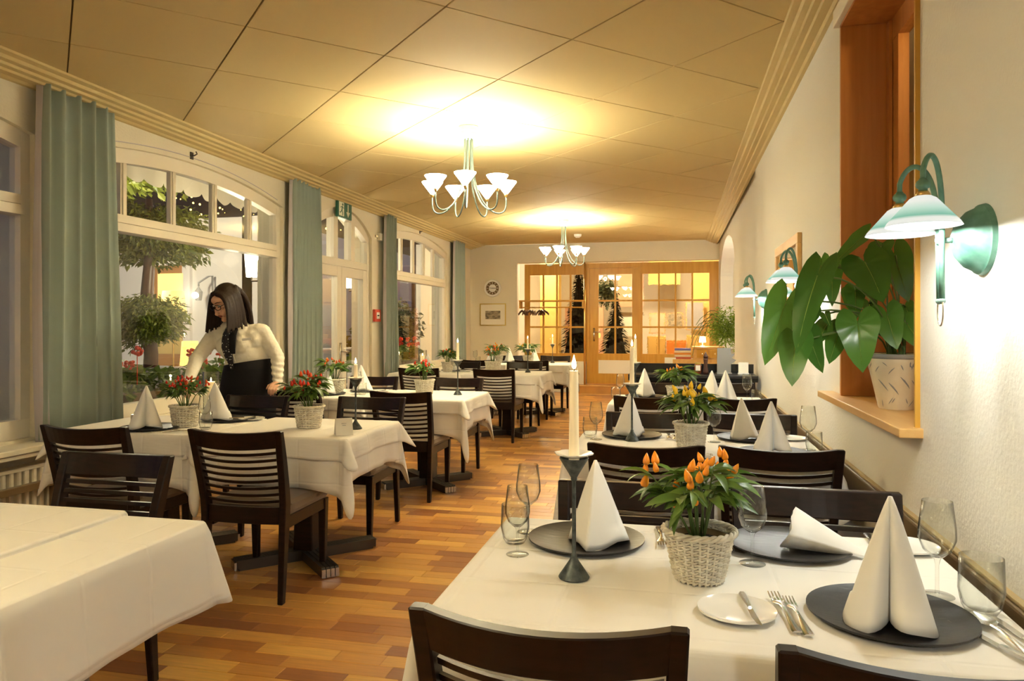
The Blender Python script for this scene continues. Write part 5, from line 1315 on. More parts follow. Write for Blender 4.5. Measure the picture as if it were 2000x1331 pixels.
# fern in the niche
def foliage_mesh(n, c, rad, leaf, seed, shell=0.35, droop=0.3, squash=1.0, narrow=0.35):
    r = random.Random(seed); m_ = MB()
    for k in range(n):
        while True:
            d = Vector((r.uniform(-1, 1), r.uniform(-1, 1), r.uniform(-1, 1)))
            if 0.05 < d.length < 1: break
        d.normalize(); rr = shell + (1 - shell) * r.random() ** 0.6
        bump = 0.8 + 0.35 * noise.noise(d * 2.2 + Vector((seed, 0, 0)))
        p = Vector((c[0] + d.x * rad[0] * rr * bump, c[1] + d.y * rad[1] * rr * bump, c[2] + d.z * rad[2] * rr * bump))
        L = leaf * r.uniform(0.6, 1.3); w_ = L * narrow
        a = math.atan2(d.y, d.x) + r.gauss(0, 0.7)
        M_ = Matrix.Translation(p) @ Matrix.Rotation(a - PI / 2, 4, 'Z') @ Matrix.Rotation(-droop + r.gauss(0, 0.45), 4, 'X') @ Matrix.Rotation(r.gauss(0, 0.6), 4, 'Y')
        m_.add([M_ @ Vector(q) for q in ((0, 0, 0), (w_, 0.45 * L, 0.04 * L), (0, L, -0.1 * L), (-w_, 0.45 * L, 0.04 * L))], [(0, 1, 2, 3)])
    return m_
t = thing('potted_fern', (0.72, 11.3, 0.721), 0, 'feathery light green fern on the ledge of the arched niche', 'plant')
MB().lathe([(0.001, 0), (0.10, 0), (0.14, 0.24), (0.13, 0.24), (0.001, 0.2)], 24, (0.16, 0, 0)).build('pot', 'porcelain', t, auto=True)
tag(foliage_mesh(2600, (0.0, -0.1, 0.55), (0.33, 0.36, 0.38), 0.055, 5, 0.1, 0.2, narrow=0.16).build('foliage', 'fern_leaf', t), kind='stuff')
st_ = MB()
for k in range(9): st_.tube(bez((0.16, 0, 0.2), (0.1, 0, 0.6), (-0.15 - 0.03 * k, -0.1, 1.05 - 0.02 * k), (-0.34 - 0.03 * k + 0.05 * (k % 3), -0.2, 0.55 - 0.05 * k + .2 * (k % 2)), 10), 0.004, 4)
st_.build('stalks', 'stem', t)
lamp('niche_light', (0.90, 12.6, 1.9), 9, (1, 0.88, 0.68), 0.06)

# ------------------------------------------------------------------ coat rack before the partition
t = thing('coat_rack', (0, 14.18, 0), 0, 'wooden coat rack with hat shelf along the left partition panes', 'coat rack')
MB().box(-2.99, -1.72, -0.22, 0.03, 1.775, 1.80).build('hat_shelf', 'honey_wood', t, bevel=0.004, seg=1); MB().tube([(-2.98, -0.10, 1.66), (-1.74, -0.10, 1.66)], 0.013, 8).build('hanging_rail', 'honey_wood', t)
for x in (-2.975, -1.745): MB().box(x - 0.012, x + 0.012, -0.2, 0.02, 1.64, 1.79).build('bracket', 'honey_wood', t)
MB().tube([(-1.725, -0.02, 0), (-1.725, -0.02, 2.53)], 0.018, 10).build('post', 'brass', t, smooth=True)
def mk_hanger():
    t = thing('coat_hanger')
    MB().tube([(0, 0, 0.0), (0, 0.0, 0.03), (0, 0.018, 0.05), (0, 0.012, 0.075), (0, -0.008, 0.078), (0, -0.016, 0.062)], 0.003, 6).build('hook', 'steel', t, smooth=True)
    MB().loft([[(-0.008, y, z - 0.02), (0.008, y, z - 0.02), (0.008, y, z + 0.018), (-0.008, y, z + 0.018)] for y, z in ((-0.20, -0.075), (-0.10, -0.03), (0, 0), (0.10, -0.03), (0.20, -0.075))]).build('shoulder_bar', 'hanger_wood', t, auto=True)
    return t
for k in range(9):
    place('hanger', mk_hanger, (-2.95 + 0.052 * k + (0.03 if k > 5 else 0), 14.08, 1.60), (0.12 * (k % 3 - 1)) + (0.5 if k > 6 else 0), ('leftmost brown wooden hanger on the coat rack rail' if k == 0 else 'rightmost brown wooden hanger, turned askew on the coat rack rail' if k == 8 else 'second hanger from the right, turned askew on the coat rack rail' if k == 7 else 'brown wooden hanger in the middle of the bunch on the coat rack rail'), 'hanger', 'wooden coat hangers')

# ------------------------------------------------------------------ in the hall: spruce, lit bush, framed things, cupboards
def tree(name, x, y, z, h, r, mt, label, seed, n=1500):
    t = thing(name, (x, y, z), 0, label, 'tree'); rr = random.Random(seed); m_ = MB()
    for k in range(n):
        u = rr.random() ** 0.8; a = rr.uniform(0, 6.28); R = r * (1 - u) * rr.uniform(0.5, 1) + 0.02
        p = Vector((R * math.cos(a), R * math.sin(a), 0.15 + u * (h - 0.15))); L = 0.16 * (0.4 + 0.6 * (1 - u))
        d = Vector((math.cos(a), math.sin(a), -0.5)) * L; s_ = Vector((-math.sin(a), math.cos(a), 0)) * L * 0.22
        m_.add([p, p + d * 0.5 + s_, p + d, p + d * 0.5 - s_], [(0, 1, 2, 3)])
    tag(m_.build('foliage', mt, t), kind='stuff'); MB().lathe([(0.05, 0.0), (0.05, 0.2), (r * 0.72, 0.22), (r * 0.3, h * .6), (0.01, h * .97)], 14).build('trunk', mt, t)  # trunk flares into an added dark core that makes the spruce look solid
    return t
tree('spruce', -2.02, 15.55, 0.17, 2.35, 0.50, 'spruce', 'dark cone-shaped spruce seen through the left partition panes', 3)
tree('spruce', -1.30, 16.3, 0.17, 1.75, 0.40, 'spruce', 'dark spruce seen through the lower panes of the hall door', 4, 1100)
t = thing('hanging_plant', (-1.46, 16.0, 2.05), 0, 'pale flowering plant hanging behind the upper left door pane', 'plant')
tag(foliage_mesh(500, (0, 0, 0), (0.28, 0.2, 0.38), 0.10, 8, 0.2, 0.3).build('foliage', 'bush_leaf', t), kind='stuff'); MB().tube([(0, 0, 0.2), (0, 0, 0.9)], 0.006, 6).build('cord', 'stem', t)
t = thing('hall_lamp', (-1.60, 15.4, 1.10), 0, 'small orange lamp glowing low behind the hall door', 'lamp')
MB().lathe([(0.001, 0.05), (0.05, 0.04), (0.06, 0.0), (0.05, -0.05), (0.001, -0.06)], 16).build('lamp_globe', 'lampshade_yellow', t, smooth=True); MB().tube([(0, 0, -0.93), (0, 0, -0.05)], 0.012, 8).build('pole', 'brass', t)
for nm, x0, x1, z0, z1, y, mt, lab in (('cupboard', -0.20, 0.22, 0.17, 0.98, 16.4, 'orange_wood', 'orange wooden cupboard behind the lower right panes'), ('cupboard', -0.62, -0.22, 0.17, 1.06, 16.6, 'ochre_wall', 'ochre cupboard left of the orange one behind the panes'), ('cupboard', 0.24, 0.75, 0.17, 1.08, 16.9, 'ochre_wall', 'yellow cupboard right of the orange one behind the panes')):
    t = thing(nm, ((x0 + x1) / 2, y, 0), 0, lab, 'cupboard'); w_ = (x1 - x0) / 2
    MB().box(-w_, w_, 0, 0.4, z0, z1).build('body', mt, t, bevel=0.005, seg=1)
    for s in (-1, 1): d_ = MB().box(min(0.005 * s, s * w_ * .95), max(.005 * s, s * w_ * .95), -0.02, 0, z0 + .03, z1 - .04).build('door', mt, t, bevel=0.003, seg=1); MB().sphere((s * 0.03, -0.03, (z0 + z1) / 2), 0.012, 8).build('knob', 'brass', d_)
for x, z, w_, h_, y, mt, lab in ((-0.02, 1.42, 0.17, 0.16, 17.28, 'etching', 'grey-green picture seen through the right panes'), (0.42, 1.52, 0.18, 0.30, 17.1, 'pot_grey', 'bluish picture seen through the third column of right panes'), (-0.42, 1.35, 0.16, 0.22, 17.3, 'pink_wall', 'pink picture seen through the first column of right panes')):
    t = thing('hall_picture', (x, y, z), 0, lab, 'picture'); MB().box(-w_ - .02, w_ + .02, 0, 0.03, -h_ - .02, h_ + .02).build('frame', 'pine_light', t); MB().box(-w_, w_, -0.006, 0, -h_, h_).build('print', mt, t)
t = thing('hall_shelf', (-1.02, 17.4, 1.55), 0, 'cream wall shelf behind the right door panes', 'shelf'); MB().box(-0.28, 0.28, -0.25, 0.2, 0, 0.06).build('board', 'rail_wood', t); MB().box(-0.25, 0.25, -0.2, 0.2, -0.5, 0).build('box', 'white_plastic', t)

# ------------------------------------------------------------------ outside
def ext_lamp(y, label):
    t = thing('outdoor_lamp', (-4.35, y, 1.98), 0, label, 'lamp', 'white outdoor wall lamps')
    MB().lathe([(0.001, -0.14), (0.055, -0.14), (0.074, 0.12), (0.074, 0.14), (0.001, 0.14)], 24, (-0.12, 0, 0)).build('lamp_cylinder', 'lamp_white', t, smooth=False)
    MB().tube([(0, 0, -0.18), (-0.12, 0, -0.18), (-0.12, 0, -0.14)], 0.012, 8).build('bracket', 'dark_metal', t); MB().box(-0.03, 0, -0.03, 0.03, -0.27, -0.1).build('wall_plate', 'dark_metal', t)
    lamp('bulb_light', (-0.36, 0, 0.05), 22, (1, 0.86, 0.60), 0.08, t)
ext_lamp(7.10, 'bright white cylinder lamp outside, right of the waitress\'s head')
ext_lamp(9.52, 'bright white cylinder lamp seen through the terrace door')
lamp('terrace_light', (-8.2, 9.5, 2.6), 130, (1, 0.86, 0.62), 0.15)
lamp('terrace_light', (-5.6, 12.8, 2.5), 45, (1, 0.86, 0.62), 0.15)
aw = thing('awning', (-5.4, 0, 0), 0, 'cream awning with scalloped valance outside the arched windows', 'awning')
v_ = []; f_ = []; ys = [3.0 + 0.0145 * k for k in range(480)]
for k, yy in enumerate(ys):
    ph = (yy / 0.30) % 1; sc_ = 0.075 * math.sqrt(max(0, 1 - (2 * ph - 1) ** 2)); wob = 0.02 * math.sin(yy * 17)
    v_ += [(0, yy, 3.02), (0.01 + wob * .5, yy, 2.93), (0.015 + wob, yy, 2.86 - sc_)]
    if k: a = 3 * k; f_ += [(a - 3, a - 2, a + 1, a), (a - 2, a - 1, a + 2, a + 1)]
MB().add(v_, f_).build('valance', 'awning_cloth', aw, smooth=True)
MB().tube([(0, 2.9, 3.03), (0, 10.0, 3.03)], 0.025, 8).build('front_bar', 'awning_cloth', aw)
MB().add([(0, 2.9, 3.04), (0, 10, 3.04), (1.04, 10, 3.35), (1.04, 2.9, 3.35), (0, 2.9, 3.05), (0, 10, 3.05), (1.04, 10, 3.36), (1.04, 2.9, 3.36)], [(0, 1, 2, 3), (4, 5, 6, 7)]).build('canopy', 'awning_cloth', aw)
def garden_tree(x, y, label):
    t = thing('maple_tree', (x, y, -0.12), 0, label, 'tree')
    MB().tube([(0, 0, 0.5), (0.03, 0, 1.1), (-0.05, 0.02, 1.7), (0.02, 0, 2.3), (0, 0, 2.9)], [0.09, 0.08, 0.075, 0.06, 0.04], 10).build('trunk', 'hanger_wood', t, smooth=True)
    MB().lathe([(0.001, 0), (0.20, 0), (0.25, 0.95), (0.24, 0.96), (0.001, 0.93)], 20, (0, 0, 0)).build('planter', 'terrace_stone', t, auto=True)
    tag(foliage_mesh(5200, (0.05, -0.1, 1.50), (0.52, 0.52, 0.36), 0.075, 3, 0.1, 0.4, narrow=0.2).build('foliage', 'maple_leaf', t), kind='stuff')
    tag(foliage_mesh(8000, (-0.05, 0.05, 2.50), (0.85, 0.9, 0.46), 0.085, 6, 0.1, 0.4, narrow=0.22).build('foliage', 'maple_leaf', t), kind='stuff')
garden_tree(-5.95, 7.35, 'potted maple with feathery yellow-green leaves outside the waitress\'s window')
t = thing('garden_tree', (-9.2, 9.6, -0.12), 0, 'dark tree crown high outside the arched panes', 'tree')
MB().tube([(0, 0, 0), (0, 0, 3.4)], [0.14, 0.08], 8).build('trunk', 'rail_wood', t); tag(foliage_mesh(9000, (0.5, 0, 4.1), (2.3, 2.2, 0.75), 0.15, 14, 0.1, 0.4, narrow=0.3).build('foliage', 'maple_leaf', t), kind='stuff')
t = thing('floor_lamp', (-7.35, 9.6, -0.12), 0, 'floor lamp with a glowing yellow shade on the terrace', 'lamp')
MB().lathe([(0.19, 1.62), (0.15, 1.95), (0.14, 1.95), (0.18, 1.62)], 28).build('lamp_shade', 'lampshade_yellow', t, smooth=True); MB().tube([(0, 0, 0.02), (0, 0, 1.8)], 0.014, 8).build('pole', 'brass', t); MB().lathe([(0.001, 0), (0.16, 0), (0.15, 0.025), (0.001, 0.03)], 24).build('foot', 'brass', t)
lamp('bulb_light', (-7.35, 9.6, 1.7), 14, (1, 0.66, 0.25), 0.05)
t = thing('terrace_table', (-6.2, 8.5, -0.12), 0, 'white terrace table behind the waitress outside', 'table')
MB().lathe([(0.001, 0.72), (0.42, 0.72), (0.42, 0.75), (0.001, 0.75)], 30).build('tabletop', 'outdoor_white', t, auto=True); MB().tube([(0, 0, 0.02), (0, 0, 0.72)], 0.04, 10).build('column', 'dark_metal', t); MB().lathe([(0.001, 0), (0.25, 0), (0.24, 0.02), (0.001, 0.03)], 24).build('foot', 'dark_metal', t)
t = thing('table_lamp', (-6.22, 8.45, 0.631), 0, 'small lamp with a yellow fabric shade on the terrace table', 'lamp')
MB().lathe([(0.125, 0.16), (0.10, 0.48), (0.095, 0.48), (0.12, 0.16)], 28).build('lamp_shade', 'lampshade_yellow', t, smooth=True); MB().lathe([(0.001, 0), (0.06, 0), (0.05, 0.03), (0.012, 0.05), (0.010, 0.3), (0.001, 0.3)], 18).build('lamp_base', 'brass', t, auto=True)
t = thing('armchair', (-6.85, 8.9, -0.12), 0.5, 'rounded pinkish terrace armchair behind the yellow lamp', 'armchair')
MB().sphere((0, 0, 0.36), (0.34, 0.32, 0.12), 18).build('seat', 'armchair_cloth', t, smooth=True)
rg = []
for j in range(7):
    z = 0.30 + 0.09 * j; rg.append([((0.36 + 0.02 * j) * math.cos(a), (0.36 + .02 * j) * math.sin(a), z - 0.03 * j * (1 - math.sin(a)) * 0.5) for a in [PI * (-0.1 + 1.2 * k / 20) for k in range(21)]] + [((0.29 + 0.02 * j) * math.cos(a), (0.29 + .02 * j) * math.sin(a), z - 0.03 * j * (1 - math.sin(a)) * .5) for a in [PI * (-0.1 + 1.2 * k / 20) for k in range(20, -1, -1)]])
MB().loft(rg).build('backrest', 'armchair_cloth', t, smooth=True)
for sx in (-1, 1):
    for sy in (-1, 1): MB().tube([(0.24 * sx, 0.22 * sy, 0), (0.22 * sx, 0.2 * sy, 0.28)], 0.018, 8).build('leg', 'rail_wood', t)
t = thing('wall_lantern', (-8.30, 11.93, 1.92), 0, 'iron lantern on a bracket on the white wing wall', 'lantern')
MB().lathe([(0.05, -0.16), (0.07, 0.0), (0.001, 0.10)], 8, (-0.1, -0.28, 0)).build('lantern_body', 'grey_plastic', t); MB().lathe([(0.001, -0.12), (0.03, -0.12), (0.03, -0.03), (0.001, -0.02)], 10, (-0.1, -0.28, 0)).build('lantern_flame', 'lamp_white', t)
MB().tube([(0, 0, -0.1), (0, -0.02, 0.30), (-0.02, -0.12, 0.28), (-0.1, -0.28, 0.16), (-0.1, -0.28, 0.1)], 0.018, 8).build('bracket', 'grey_plastic', t, smooth=True)
t = thing('terrace_doorway', (-9.2, 12.0, -0.12), 0, 'brown wooden doorway with panes in the white wing wall', 'door')
MB().box(-0.35, 0.35, -0.06, 0, 0.0, 2.55).build('door_panel', 'door_brown', t); MB().box(-0.42, -0.35, -0.08, 0, 0, 2.62).box(0.35, 0.42, -0.08, 0, 0, 2.62).box(-0.42, 0.42, -0.08, 0, 2.55, 2.62).build('door_frame', 'outdoor_white', t)
for k in range(3): MB().box(-0.27, 0.27, -0.07, -0.06, 0.9 + 0.52 * k, 1.36 + 0.52 * k).build('pane', 'lampshade_yellow' if k == 2 else 'ochre_wall', t)
def geraniums(y0, y1, label, seed, x=-4.52, zb=0.60):
    r = random.Random(seed); t = thing('geranium_box', (x, (y0 + y1) / 2, zb), 0, label, 'plant'); h = (y1 - y0) / 2
    MB().box(-0.09, 0.09, -h, h, 0, 0.15).build('planter_box', 'rail_wood', t, bevel=0.006, seg=1)
    MB().box(-0.16, -0.09, -h, h, -0.75, 0.02).build('box_bracket', 'outdoor_white', t)
    n = int(h * 2 / 0.28); m_ = MB()
    for k in range(n):
        q = foliage_mesh(90, (r.uniform(-0.03, 0.03), -h + 0.14 + 0.28 * k, 0.24 + r.uniform(-0.02, 0.05)), (0.16, 0.20, 0.17), 0.085, seed + k, 0.2, 0.3, narrow=0.55); m_.add(q.v, q.f)
    tag(m_.build('foliage', 'geranium_leaf', t), kind='stuff')
    for k in range(int(n * 1.6)):
        c_ = (r.uniform(-0.1, 0.1), r.uniform(-h, h), r.uniform(0.36, 0.52)); b_ = MB()
        for i in range(14):
            d = Vector((r.gauss(0, 1), r.gauss(0, 1), r.gauss(0, 1))).normalized() * 0.034; b_.sphere(Vector(c_) + d, (0.019, 0.019, 0.015), 6)
        b_.tube([(c_[0], c_[1], 0.22), c_], 0.004, 5); b_.build('flower_head', 'geranium', t, smooth=True)
geraniums(4.4, 6.9, 'box of red geraniums outside the waitress\'s window', 3)
geraniums(2.6, 3.9, 'box of red geraniums outside the window at the left edge', 4)
geraniums(9.9, 12.6, 'box of red geraniums outside the far window', 5)
t = thing('garden_bush', (-5.2, 13.1, -0.12), 0, 'round pale-leaved bush outside the far window', 'bush')
tag(foliage_mesh(1500, (0, 0, 1.45), (0.55, 0.6, 0.62), 0.10, 9, 0.3, 0.2).build('foliage', 'bush_leaf', t), kind='stuff'); MB().tube([(0, 0, 0), (0, 0, 1.3)], 0.04, 8).build('trunk', 'rail_wood', t)
t = thing('terrace_hedge', (-6.4, 15.2, -0.12), 0.0, 'dark green hedge beyond the terrace door', 'hedge')
tag(foliage_mesh(1800, (0, 0, 0.9), (0.85, 0.6, 1.1), 0.18, 12, 0.4, 0.2, narrow=0.4).build('foliage', 'maple_leaf', t), kind='stuff'); MB().box(-0.5, 0.5, -0.3, 0.3, 0, 0.4).build('stems', 'rail_wood', t)
t = thing('terrace_railing', (-5.6, 11.4, -0.12), 0, 'pale terrace railing outside the glazed door', 'railing')
for z in (1.02, 0.70, 0.38): MB().tube([(-0.9, -1.6, z), (0.0, 0.95, z)], 0.022, 8).build('bar', 'outdoor_white', t)
for k in range(3): MB().box(-0.9 + 0.45 * k - 0.025, -0.9 + 0.45 * k + 0.025, -1.6 + 1.27 * k - .025, -1.6 + 1.27 * k + .025, 0, 1.05).build('post', 'outdoor_white', t)
r = random.Random(4)
m_ = MB()
for k in range(260):
    a = PI * r.uniform(0.62, 0.86); R = 118; m_.sphere((R * math.cos(a), R * math.sin(a), r.uniform(16, 21)), r.uniform(0.06, 0.17), 6)
tag(m_.build('town_lights', 'town_light'), 'distant amber town lights on the dark hillside', 'lights', None, 'stuff')
# ------------------------------------------------------------------ the waitress
def blob(name, caps, ells, voxel, mt, parent, smooth_it=4, sub=2, fn=None):
    """union of tapered capsules and ellipsoids, remeshed into one continuous surface"""
    bm = bmesh.new()
    for p0, p1, r0, r1 in caps:
        p0, p1 = Vector(p0), Vector(p1); L = (p1 - p0).length; n = max(2, int(L / (min(r0, r1) * 0.7)) + 1)
        for k in range(n + 1):
            u = k / n; rr = r0 + (r1 - r0) * u
            bmesh.ops.create_icosphere(bm, subdivisions=sub, radius=rr, matrix=Matrix.Translation(p0.lerp(p1, u)))
    for c_, rad, R in ells:
        M_ = Matrix.Translation(Vector(c_)) @ (R.to_4x4() if R is not None else Matrix.Identity(4)) @ Matrix.Diagonal((*rad, 1))
        bmesh.ops.create_icosphere(bm, subdivisions=3, radius=1.0, matrix=M_)
    me = bpy.data.meshes.new(name + '_raw'); bm.to_mesh(me); bm.free()
    o = bpy.data.objects.new(name, me); COL.objects.link(o)
    md = o.modifiers.new('r', 'REMESH'); md.mode = 'VOXEL'; md.voxel_size = voxel; md.use_smooth_shade = True
    if smooth_it: ms = o.modifiers.new('s', 'SMOOTH'); ms.iterations = smooth_it; ms.factor = 0.5
    dg = bpy.context.evaluated_depsgraph_get()
    me2 = bpy.data.meshes.new_from_object(o.evaluated_get(dg)); me2.name = name
    o.modifiers.clear(); o.data = me2; bpy.data.meshes.remove(me)
    if fn:
        new = [v_.co + v_.normal * fn(v_.co) for v_ in me2.vertices]
        me2.vertices.foreach_set('co', [c for p in new for c in p])
    me2.materials.clear(); me2.materials.append(MATS[mt])
    for p in me2.polygons: p.use_smooth = True
    if parent is not None: o.parent = parent
    return o
WX, WY = -3.17, 4.95
wo = thing('person', (WX, WY, 0), 0, 'waitress in a cream blouse, dotted scarf and black apron leaning over the window table', 'person')
V = lambda x, y, z: Vector((x - WX, y - WY, z))
# joints in room coordinates
HC = V(-3.235, 4.80, 1.498)                 # head centre
NK0, NK1 = V(-3.215, 4.92, 1.335), V(-3.228, 4.845, 1.425)
SL, SR = V(-3.015, 4.965, 1.285), V(-3.405, 4.885, 1.255)
EL, ER = V(-2.915, 4.975, 1.085), V(-3.375, 4.655, 1.075)
WL, WR = V(-2.862, 4.885, 0.905), V(-3.285, 4.455, 0.945)
CH, WA, HP = V(-3.205, 4.925, 1.19), V(-3.155, 4.955, 1.03), V(-3.15, 4.975, 0.90)
f = Vector((-0.30, -0.82, -0.46)).normalized()            # face direction
up0 = Vector((-0.10, -0.30, 1.0)); up = (up0 - f * up0.dot(f)).normalized(); rt = f.cross(up)   # rt: her left? -> viewer right side check
HR = Matrix((rt, f, up)).transposed()                    # columns: right, forward, up
def hd(a, b_, c_): return HC + rt * a + f * b_ + up * c_
SLb = 0
caps = [(NK0, NK1, 0.052, 0.050), (V(-3.21, 4.93, 1.30), CH, 0.085, 0.115), (CH, WA, 0.115, 0.105), (WA, HP, 0.105, 0.125),
        (SL - Vector((0.03, 0, 0.03)), EL, 0.036, 0.034), (EL, WL, 0.037, 0.026), (SR + Vector((0.03, 0, -0.03)), ER, 0.036, 0.034), (ER, WR, 0.037, 0.026),
        (V(-3.09, 4.98, 0.88), V(-3.075, 4.99, 0.48), 0.085, 0.055), (V(-3.075, 4.99, 0.48), V(-3.07, 5.03, 0.09), 0.052, 0.036),
        (V(-3.22, 4.97, 0.88), V(-3.235, 4.96, 0.48), 0.085, 0.055), (V(-3.235, 4.96, 0.48), V(-3.24, 5.0, 0.09), 0.052, 0.036),
        (V(-3.07, 5.02, 0.045), V(-3.06, 4.86, 0.035), 0.036, 0.028), (V(-3.24, 5.0, 0.045), V(-3.25, 4.84, 0.035), 0.036, 0.028),
        (hd(0, 0.075, -0.025), hd(0, 0.108, -0.048), 0.010, 0.015), (hd(0, 0.060, -0.105), hd(0, 0.070, -0.112), 0.026, 0.022),
        (hd(-0.036, 0.060, -0.045), hd(-0.030, 0.070, -0.060), 0.030, 0.026), (hd(0.036, 0.060, -0.045), hd(0.030, 0.070, -0.060), 0.030, 0.026)]
ells = [(hd(0, -0.012, 0.018), (0.074, 0.096, 0.098), HR), (hd(0, 0.030, -0.045), (0.058, 0.060, 0.080), HR), (hd(0, 0.062, 0.038), (0.052, 0.034, 0.036), HR),
        (hd(0.074, -0.01, -0.02), (0.010, 0.020, 0.030), HR), (hd(-0.074, -0.01, -0.02), (0.010, 0.020, 0.030), HR)]
# hands: palm, four fingers of different length, thumb from the side
def hand(W, fd, pn, sd, bend):
    """wrist, finger direction, palm normal (towards what is held), thumb side"""
    fd = fd.normalized(); sd = (sd - fd * sd.dot(fd)).normalized(); pn = (pn - fd * pn.dot(fd) - sd * pn.dot(sd)).normalized()
    out = [(W, W + fd * 0.03, 0.024, 0.022)]
    for k, L in enumerate((0.070, 0.078, 0.073, 0.058)):
        b_ = W + fd * 0.078 + sd * (0.026 - 0.0175 * k) - fd * 0.004 * abs(k - 1)
        out.append((W + fd * 0.022 + sd * (0.014 - 0.010 * k), b_, 0.0135, 0.0105))
        a1, a2, a3 = bend
        d1 = (fd * math.cos(a1) + pn * math.sin(a1)); d2 = (fd * math.cos(a2) + pn * math.sin(a2)); d3 = (fd * math.cos(a3) + pn * math.sin(a3))
        k1 = b_ + d1 * L * 0.44; k2 = k1 + d2 * L * 0.32; k3 = k2 + d3 * L * 0.24
        out += [(b_, k1, 0.0095, 0.0085), (k1, k2, 0.0085, 0.0075), (k2, k3, 0.0075, 0.0062)]
    t0 = W + fd * 0.028 + sd * 0.022; t1 = t0 + (fd * 0.7 + sd * 0.75 + pn * 0.25).normalized() * 0.036; t2 = t1 + (fd * 0.9 + sd * 0.2 + pn * 0.5).normalized() * 0.030
    out += [(t0 - fd * 0.012 - sd * 0.008, t0, 0.014, 0.013), (t0, t1, 0.0125, 0.0098), (t1, t2, 0.0098, 0.0075)]
    return out
caps += hand(WL, Vector((0.10, -0.80, -0.30)), Vector((0.0, -0.25, -1)), Vector((-1, -0.1, 0.1)), (0.35, 1.15, 1.7))
caps += hand(WR, Vector((0.25, -0.75, -0.65)), Vector((0.4, 0.2, -0.6)), Vector((0.9, 0.1, 0.2)), (0.3, 0.7, 1.0))
blob('body', caps, ells, 0.0052, 'skin', wo, 3, 2)
# face details
for s in (-1, 1):
    e_ = MB().sphere(hd(s * 0.031, 0.083, 0.004), (0.0135, 0.010, 0.0085), 12).build('eye', 'eye_white', wo, smooth=True)
    MB().sphere(hd(s * 0.031, 0.0905, 0.001), (0.0058, 0.0045, 0.0058), 10).build('iris', 'hair', e_, smooth=True)
    MB().tube([hd(s * (0.014 + 0.010 * k), 0.098 - 0.0035 * k - 0.001 * k * k, 0.030 + 0.004 * math.sin(k * 0.9)) for k in range(5)], [0.002, 0.003, 0.0032, 0.0026, 0.0012], 6).build('eyebrow', 'hair', wo, smooth=True)
lm = MB(); lm.tube([hd(-0.024 + 0.008 * k, 0.087 + 0.006 * math.sin(PI * k / 6), -0.075 + 0.006 * abs(k - 3) / 3) for k in range(7)], [0.0015, 0.0042, 0.005, 0.0045, 0.005, 0.0042, 0.0015], 8)
lm.tube([hd(-0.020 + 0.0066 * k, 0.085 + 0.006 * math.sin(PI * k / 6), -0.082 + 0.005 * abs(k - 3) / 3) for k in range(7)], [0.0015, 0.004, 0.0052, 0.0055, 0.0052, 0.004, 0.0015], 8)
lm.build('lips', 'lips', wo, smooth=True)
gl = MB()
for s in (-1, 1):
    pts = []
    for k in range(28):
        a = 2 * PI * k / 28; pts.append(hd(s * 0.034 + 0.0275 * math.cos(a) * (1 if True else 1), 0.108 - 0.010 * abs(math.cos(a)) * (1 if s * math.cos(a) > 0 else 0.2), 0.001 + 0.0195 * math.copysign(abs(math.sin(a)) ** 0.75, math.sin(a))))
    gl.tube(pts, 0.0026, 6, closed=True)
    gl.tube([hd(s * 0.062, 0.098, 0.008), hd(s * 0.076, 0.05, 0.008), hd(s * 0.078, -0.01, 0.002)], 0.0022, 6)
gl.tube([hd(-0.0075, 0.107, 0.006), hd(0, 0.110, 0.009), hd(0.0075, 0.107, 0.006)], 0.0022, 6)
gl.build('glasses', 'black_gloss', wo, smooth=True)
# long straight hair: cap plus strands falling past the shoulders
hc = []; he = [(hd(0, -0.030, 0.040), (0.086, 0.098, 0.092), HR), (hd(0, -0.060, -0.01), (0.080, 0.070, 0.10), HR)]
def fall(a0, a1, a2, a3, r0, r1):
    q = [Vector(p) for p in bez(a0, a1, a2, a3, 7)]
    for k in range(7): hc.append((q[k], q[k + 1], r0 + (r1 - r0) * k / 7, r0 + (r1 - r0) * (k + 1) / 7))
dn = Vector((0, 0, -1))
for s, nn in ((1, 13), (-1, 13)):
    for k in range(nn):
        v = k / (nn - 1)                       # 0 front, 1 back
        a0 = hd(s * (0.020 + 0.035 * v), 0.055 - 0.12 * v, 0.088 - 0.01 * v); a1 = hd(s * 0.098, 0.030 - 0.11 * v, 0.06)
        end = a1 + Vector((0.020 * s * rt.x, -0.030 + 0.10 * v, -0.262 - 0.014 * math.sin(k * 2.3)))
        a2 = a1.lerp(end, 0.45) + rt * s * 0.006
        fall(a0, a1, a2, end, 0.022, 0.0075 + 0.002 * math.sin(k * 3.1))
for k in range(5):
    x = -0.06 + 0.03 * k
    fall(hd(x, -0.08, 0.07), hd(x * 1.2, -0.135, 0.0), hd(x * 1.3, -0.12, -0.1), hd(x * 1.3, -0.10, -0.18) + Vector((0, 0, -0.05)), 0.03, 0.018)
hob = blob('hair', hc, he, 0.0045, 'hair', wo, 2, 1)
# blouse
EL2, ER2 = EL - Vector((0, 0, 0)), ER
C_ = [(V(-3.215, 4.925, 1.322), V(-3.21, 4.92, 1.27), 0.066, 0.11), (V(-3.06, 4.955, 1.272), V(-3.36, 4.895, 1.250), 0.070, 0.070), (V(-3.10, 4.95, 1.22), V(-3.31, 4.91, 1.21), 0.105, 0.105), (SL - Vector((0.020, 0, 0.012)), EL, 0.064, 0.053), (EL, WL - (WL - EL) * 0.10, 0.053, 0.040), (SR + Vector((0.020, 0, -0.008)), ER, 0.064, 0.053), (ER, WR - (WR - ER) * 0.10, 0.053, 0.040),
      (WL - (WL - EL) * 0.24, WL + (WL - EL) * 0.03, 0.0345, 0.0335), (WR - (WR - ER) * 0.24, WR + (WR - ER) * 0.03, 0.0345, 0.0335),
      (V(-3.145, 4.875, 1.175), V(-3.255, 4.855, 1.170), 0.085, 0.085)]
